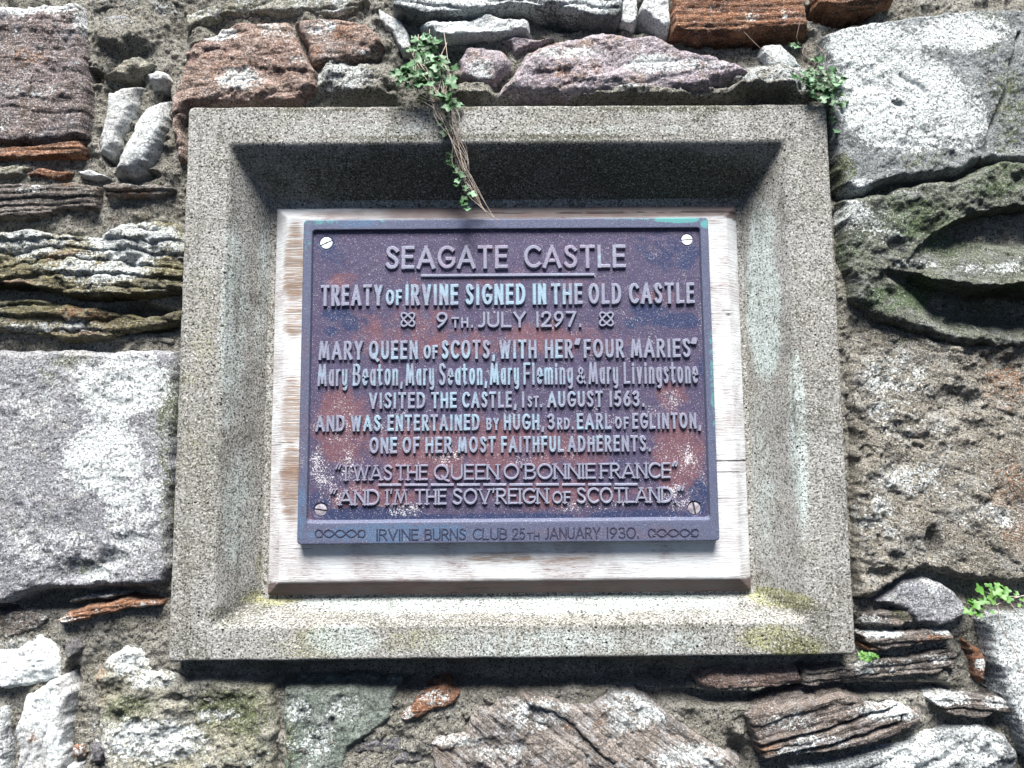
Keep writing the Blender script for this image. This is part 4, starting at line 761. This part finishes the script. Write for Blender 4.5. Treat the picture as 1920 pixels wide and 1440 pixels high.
text_line('inscription', [('IRVINE', 705, 785), ('BURNS', 796, 874), ('CLUB', 886, 951), ('25', 960, 985), ('TH', 988, 1012, .6), ('JANUARY', 1020, 1126), ('1930.', 1137, 1199)], 990, 1011, 2.7, hgt=.0007, prof='flat', mat=INCISE, yb=PF-.0002, plane=PF, label='thin maker line of outlined capitals on the lower rim')
def bar(name, pl, w, h=.0035, yb=None, plane=None, prof='flat', mat=None):
    V, F = [], []
    for q in (pl if isinstance(pl[0][0], tuple) else [pl]):
        rib([xz(*p, plane or PD-.002) for p in q], w*1.05e-3, h, PD if yb is None else yb, V, F, prof)
    V = np.array(V); return mesh_obj(name, V, np.array(F), mat or LETTER, plaque, False, {'stain_shade': lst(V)})
bar('underline', [(792, 517), (1112, 515)], 6)
for k in range(10):
    x = 711.5+k*49.2; bar('dash', [(x, 909.5-.1*k), (x+39, 909.3-.1*k)], 5)
def knot(cx, cy_):
    r = 9.0; L = []
    for s in (1, -1):                                         # two links crossing on the diagonals
        for t in (-1, 1):
            pass
        pts = []
        for i in range(41):
            a = 2*math.pi*i/40; sq = lambda q: math.copysign(abs(q)**.75, q); u = 15.5*sq(math.cos(a)); v = 6.0*sq(math.sin(a)); c = math.cos(math.pi/4); q = math.sin(math.pi/4)*s
            pts.append((cx+u*c-v*q, cy_+u*q+v*c))
        L.append(pts)
    o = bar('knot_emblem', L, 4.0, .0042)
    o['label'] = 'raised interlaced knot beside the date'
knot(765, 599.5); knot(1137, 598.5)
def knot_panel(x0, x1, yc):
    L = []; a_ = 7.0; n = 60
    for s in (1, -1):
        L.append([(x0+9+(x1-x0-18)*i/n, yc+s*a_*math.cos(2*math.pi*1.75*i/n+.25*math.pi)*.98) for i in range(n+1)])
    L.append([(x0+12, yc-a_+1), (x0+3, yc-a_), (x0, yc-3), (x0, yc+3), (x0+3, yc+a_), (x0+12, yc+a_-1)])
    L.append([(x1-12, yc-a_+1), (x1-3, yc-a_), (x1, yc-3), (x1, yc+3), (x1-3, yc+a_), (x1-12, yc+a_-1)])
    o = bar('knotwork_band', L, 2.4, .0008, yb=PF-.0002, plane=PF, prof='flat', mat=INCISE); o['label'] = 'small band of incised interlace on the lower rim'
knot_panel(592, 684, 1000); knot_panel(1216, 1309, 998.5)

# ------------------------------------------------------------------ creepers
rnd = random.Random(7)
def leaf(V, F, Tn, c, size, up, side, tint):
    """five-lobed cupped leaf: centre fan"""
    n = up.cross(side).normalized(); b = len(V); k = 20
    V.append(tuple(c - n*size*.10)); Tn.append((tint*.8, 0, 0, 1))
    for i in range(k):
        a = 2*math.pi*i/k; lob = .82+.18*math.cos(5*a)
        if math.cos(a) < -.93: lob *= .35
        r = size*lob*.55
        p = c + up*(r*math.cos(a)) + side*(r*math.sin(a)) + n*(size*.10*math.cos(2*a)+rnd.uniform(-.03, .03)*size)
        V.append(tuple(p)); Tn.append((min(1, max(0, tint+rnd.uniform(-.1, .1))), 0, 0, 1))
    for i in range(k): F.append((b, b+1+i, b+1+(i+1) % k))
def leaves(name, spots, mat, parent):
    V, F, Tn = [], [], []
    for px, py, Y, sz in spots:
        c = Vector(at(px, py, Y)); nrm = Vector((rnd.uniform(-.5, .5), -1, rnd.uniform(.1, 1.1))).normalized()
        a = rnd.uniform(0, 6.28); t = nrm.orthogonal().normalized(); up = (math.cos(a)*t+math.sin(a)*nrm.cross(t)).normalized()
        leaf(V, F, Tn, c, sz*rnd.uniform(.5, 1.25), up, nrm.cross(up).normalized(), rnd.random()**1.7)
    return mesh_obj(name, np.array(V), np.zeros((0, 4), int), mat, parent, True, {'tint': np.array(Tn)}, tri=np.array(F))
def tube(P, r, V, F, sides=5):
    P = [Vector(p) for p in P]; b = len(V)
    for i, p in enumerate(P):
        t = (P[min(i+1, len(P)-1)]-P[max(i-1, 0)]).normalized(); s = t.orthogonal().normalized(); u = t.cross(s); rr = r*(1-.5*i/len(P))
        for k in range(sides):
            a = 6.283*k/sides; V.append(tuple(p+s*rr*math.cos(a)+u*rr*math.sin(a)))
    for i in range(len(P)-1):
        for k in range(sides): F.append((b+i*sides+k, b+i*sides+(k+1) % sides, b+(i+1)*sides+(k+1) % sides, b+(i+1)*sides+k))
def smooth_path(p, n=26):
    q = [p[0]]+list(p)+[p[-1]]; out = []
    m = len(p)-1
    for i in range(n+1):
        u = min(i/n*m, m-1e-6); k = int(u); t = u-k; a, b, c, e = q[k:k+4]
        out.append(tuple(.5*(2*b[j]+(c[j]-a[j])*t+(2*a[j]-5*b[j]+4*c[j]-e[j])*t*t+(-a[j]+3*b[j]-3*c[j]+e[j])*t**3) for j in range(len(b))))
    return out
def stems(name, paths, r, mat, parent):
    V, F = [], []
    for p in paths: tube([at(*q) for q in smooth_path(p)], r*rnd.uniform(.7, 1.2), V, F)
    return mesh_obj(name, np.array(V), np.array(F), mat, parent, True)
# hanging creeper over the top of the surround
c1 = thing('hanging_creeper', 'small leafed green creeper trailing dry stems over the top of the surround', 'creeper', tuple(at(800, 110, .03)))
sp1 = []
for cx, cy_, rx, ry, n in ((800, 105, 42, 36, 44), (770, 150, 28, 22, 18), (815, 160, 34, 30, 18), (760, 140, 22, 14, 12), (840, 150, 14, 34, 9), (800, 68, 24, 14, 7), (835, 190, 14, 24, 9)):
    for _ in range(n):
        a, q = rnd.uniform(0, 6.28), math.sqrt(rnd.random()); sp1.append((cx+rx*q*math.cos(a), cy_+ry*q*math.sin(a), rnd.uniform(-.04, .02), .023))
for x, y in ((838, 205), (828, 212), (842, 285), (840, 300), (846, 308), (843, 240), (858, 338), (856, 346), (872, 352), (884, 364), (870, 374), (868, 380), (790, 184), (835, 222), (850, 265), (862, 196), (846, 232), (833, 248), (852, 290), (841, 270), (866, 326), (852, 318), (825, 230), (876, 390)): sp1.append((x, y, -.012 if y < 260 else .01, .020))
leaves('leaves', sp1, LEAF, c1)
pp = []
for i in range(20):
    j = lambda s: rnd.uniform(-s, s)*1.7
    end = rnd.choice([(936, 417, .038), (930, 414, .036), (900, 385, .03), (890, 360, .022), (880, 330, .01), (908, 396, .033), (912, 400, .034), (893, 372, .03), (862, 260, -.01)])
    mid = [(800+j(30), 95+j(25), .0), (815+j(22), 150+j(15), -.025), (832+j(12), 200+j(8), -.022), (850+j(9), 245+j(8), -.012+j(.005))]
    if end[1] > 300: mid.append((862+j(10), 300+j(8), .005+j(.008)))
    if end[1] > 345: mid.append((878+j(7), 345+j(6), .018))
    pp.append(mid+[(end[0]+j(3), end[1]+j(3), end[2])])
stems('dry_stems', pp, .0009, STEM, c1)
# creeper in the joint at the top right corner
c2 = thing('joint_creeper', 'dark green creeper rooted in the joint between surround corner and white lichen block', 'creeper', tuple(at(1545, 150, .02)))
sp2 = []
for cx, cy_, rx, ry, n in ((1548, 150, 34, 26, 48), (1515, 140, 24, 12, 12), (1565, 180, 24, 22, 20), (1540, 170, 20, 16, 12), (1490, 86, 10, 10, 4), (1530, 108, 14, 8, 4)):
    for _ in range(n):
        a, q = rnd.uniform(0, 6.28), math.sqrt(rnd.random()); sp2.append((cx+rx*q*math.cos(a), cy_+ry*q*math.sin(a), rnd.uniform(-.03, .01), .018))
for x, y in ((1563, 222), (1570, 245), (1580, 196), (1560, 205)): sp2.append((x, y, -.005, .017))
leaves('leaves', sp2, LEAF, c2)
pp = [[(1507, -10, -.01), (1500, 40, -.01), (1494, 70, -.01), (1500, 85, .0)], [(1395, 60, .0), (1420, 85, -.012), (1455, 115, -.012), (1500, 135, -.01)], [(1510, 85, .0), (1505, 100, -.01), (1520, 115, -.015), (1545, 140, -.02)],
      [(1530, 85, .0), (1545, 100, -.015), (1550, 130, -.025), (1570, 180, -.02), (1578, 200, -.01)], [(1540, 150, -.03), (1555, 175, -.02), (1552, 200, -.012), (1562, 220, -.005)], [(1545, 145, -.03), (1560, 165, -.03), (1568, 195, -.01), (1575, 205, -.005)], [(1520, 82, 0), (1516, 96, -.01), (1504, 108, -.012), (1510, 120, -.015)]]
stems('thin_stems', pp, .0011, TWIG, c2)
# sprig at the lower right
c3 = thing('green_sprig', 'bright green young sprig growing from the joint above the pale blue-white block', 'wall plant', tuple(at(1880, 1120, .03)))
sp3 = [(1840, 1106, -.01, .022), (1855, 1100, 0, .02), (1868, 1108, -.01, .022), (1828, 1132, -.02, .022), (1818, 1145, -.02, .022), (1835, 1150, -.02, .02), (1862, 1122, -.02, .022), (1878, 1115, -.01, .022), (1890, 1122, -.01, .022), (1861, 1147, -.02, .020), (1905, 1112, 0, .02), (1822, 1128, -.015, .02), (1846, 1125, -.02, .018), (1912, 1135, 0, .018), (1872, 1098, 0, .018), (1838, 1138, -.02, .02), (1885, 1106, 0, .016), (1918, 1122, 0, .018)]
leaves('leaves', sp3, LEAF2, c3)
pp = [[(1925, 1115, .03), (1890, 1125, .0), (1862, 1136, -.015), (1832, 1142, -.016)], [(1920, 1118, .03), (1880, 1118, .0), (1852, 1112, -.006)], [(1890, 1125, .0), (1905, 1145, -.005), (1920, 1165, -.006)], [(1870, 1135, -.01), (1880, 1180, -.006), (1905, 1225, -.004), (1915, 1262, -.003)], [(1850, 1130, -.015), (1830, 1128, -.016)]]
stems('thin_stems', pp, .0009, STEM, c3)
# small seedling low on the left of the lower right stones
c4 = thing('moss_tuft', 'tiny green tuft under the lower right corner of the surround', 'moss', tuple(at(1630, 1228, .025)))
leaves('leaves', [(1618+rnd.uniform(-6, 30), 1228+rnd.uniform(-5, 8), rnd.uniform(.005, .02), .011) for _ in range(16)], LEAF2, c4)
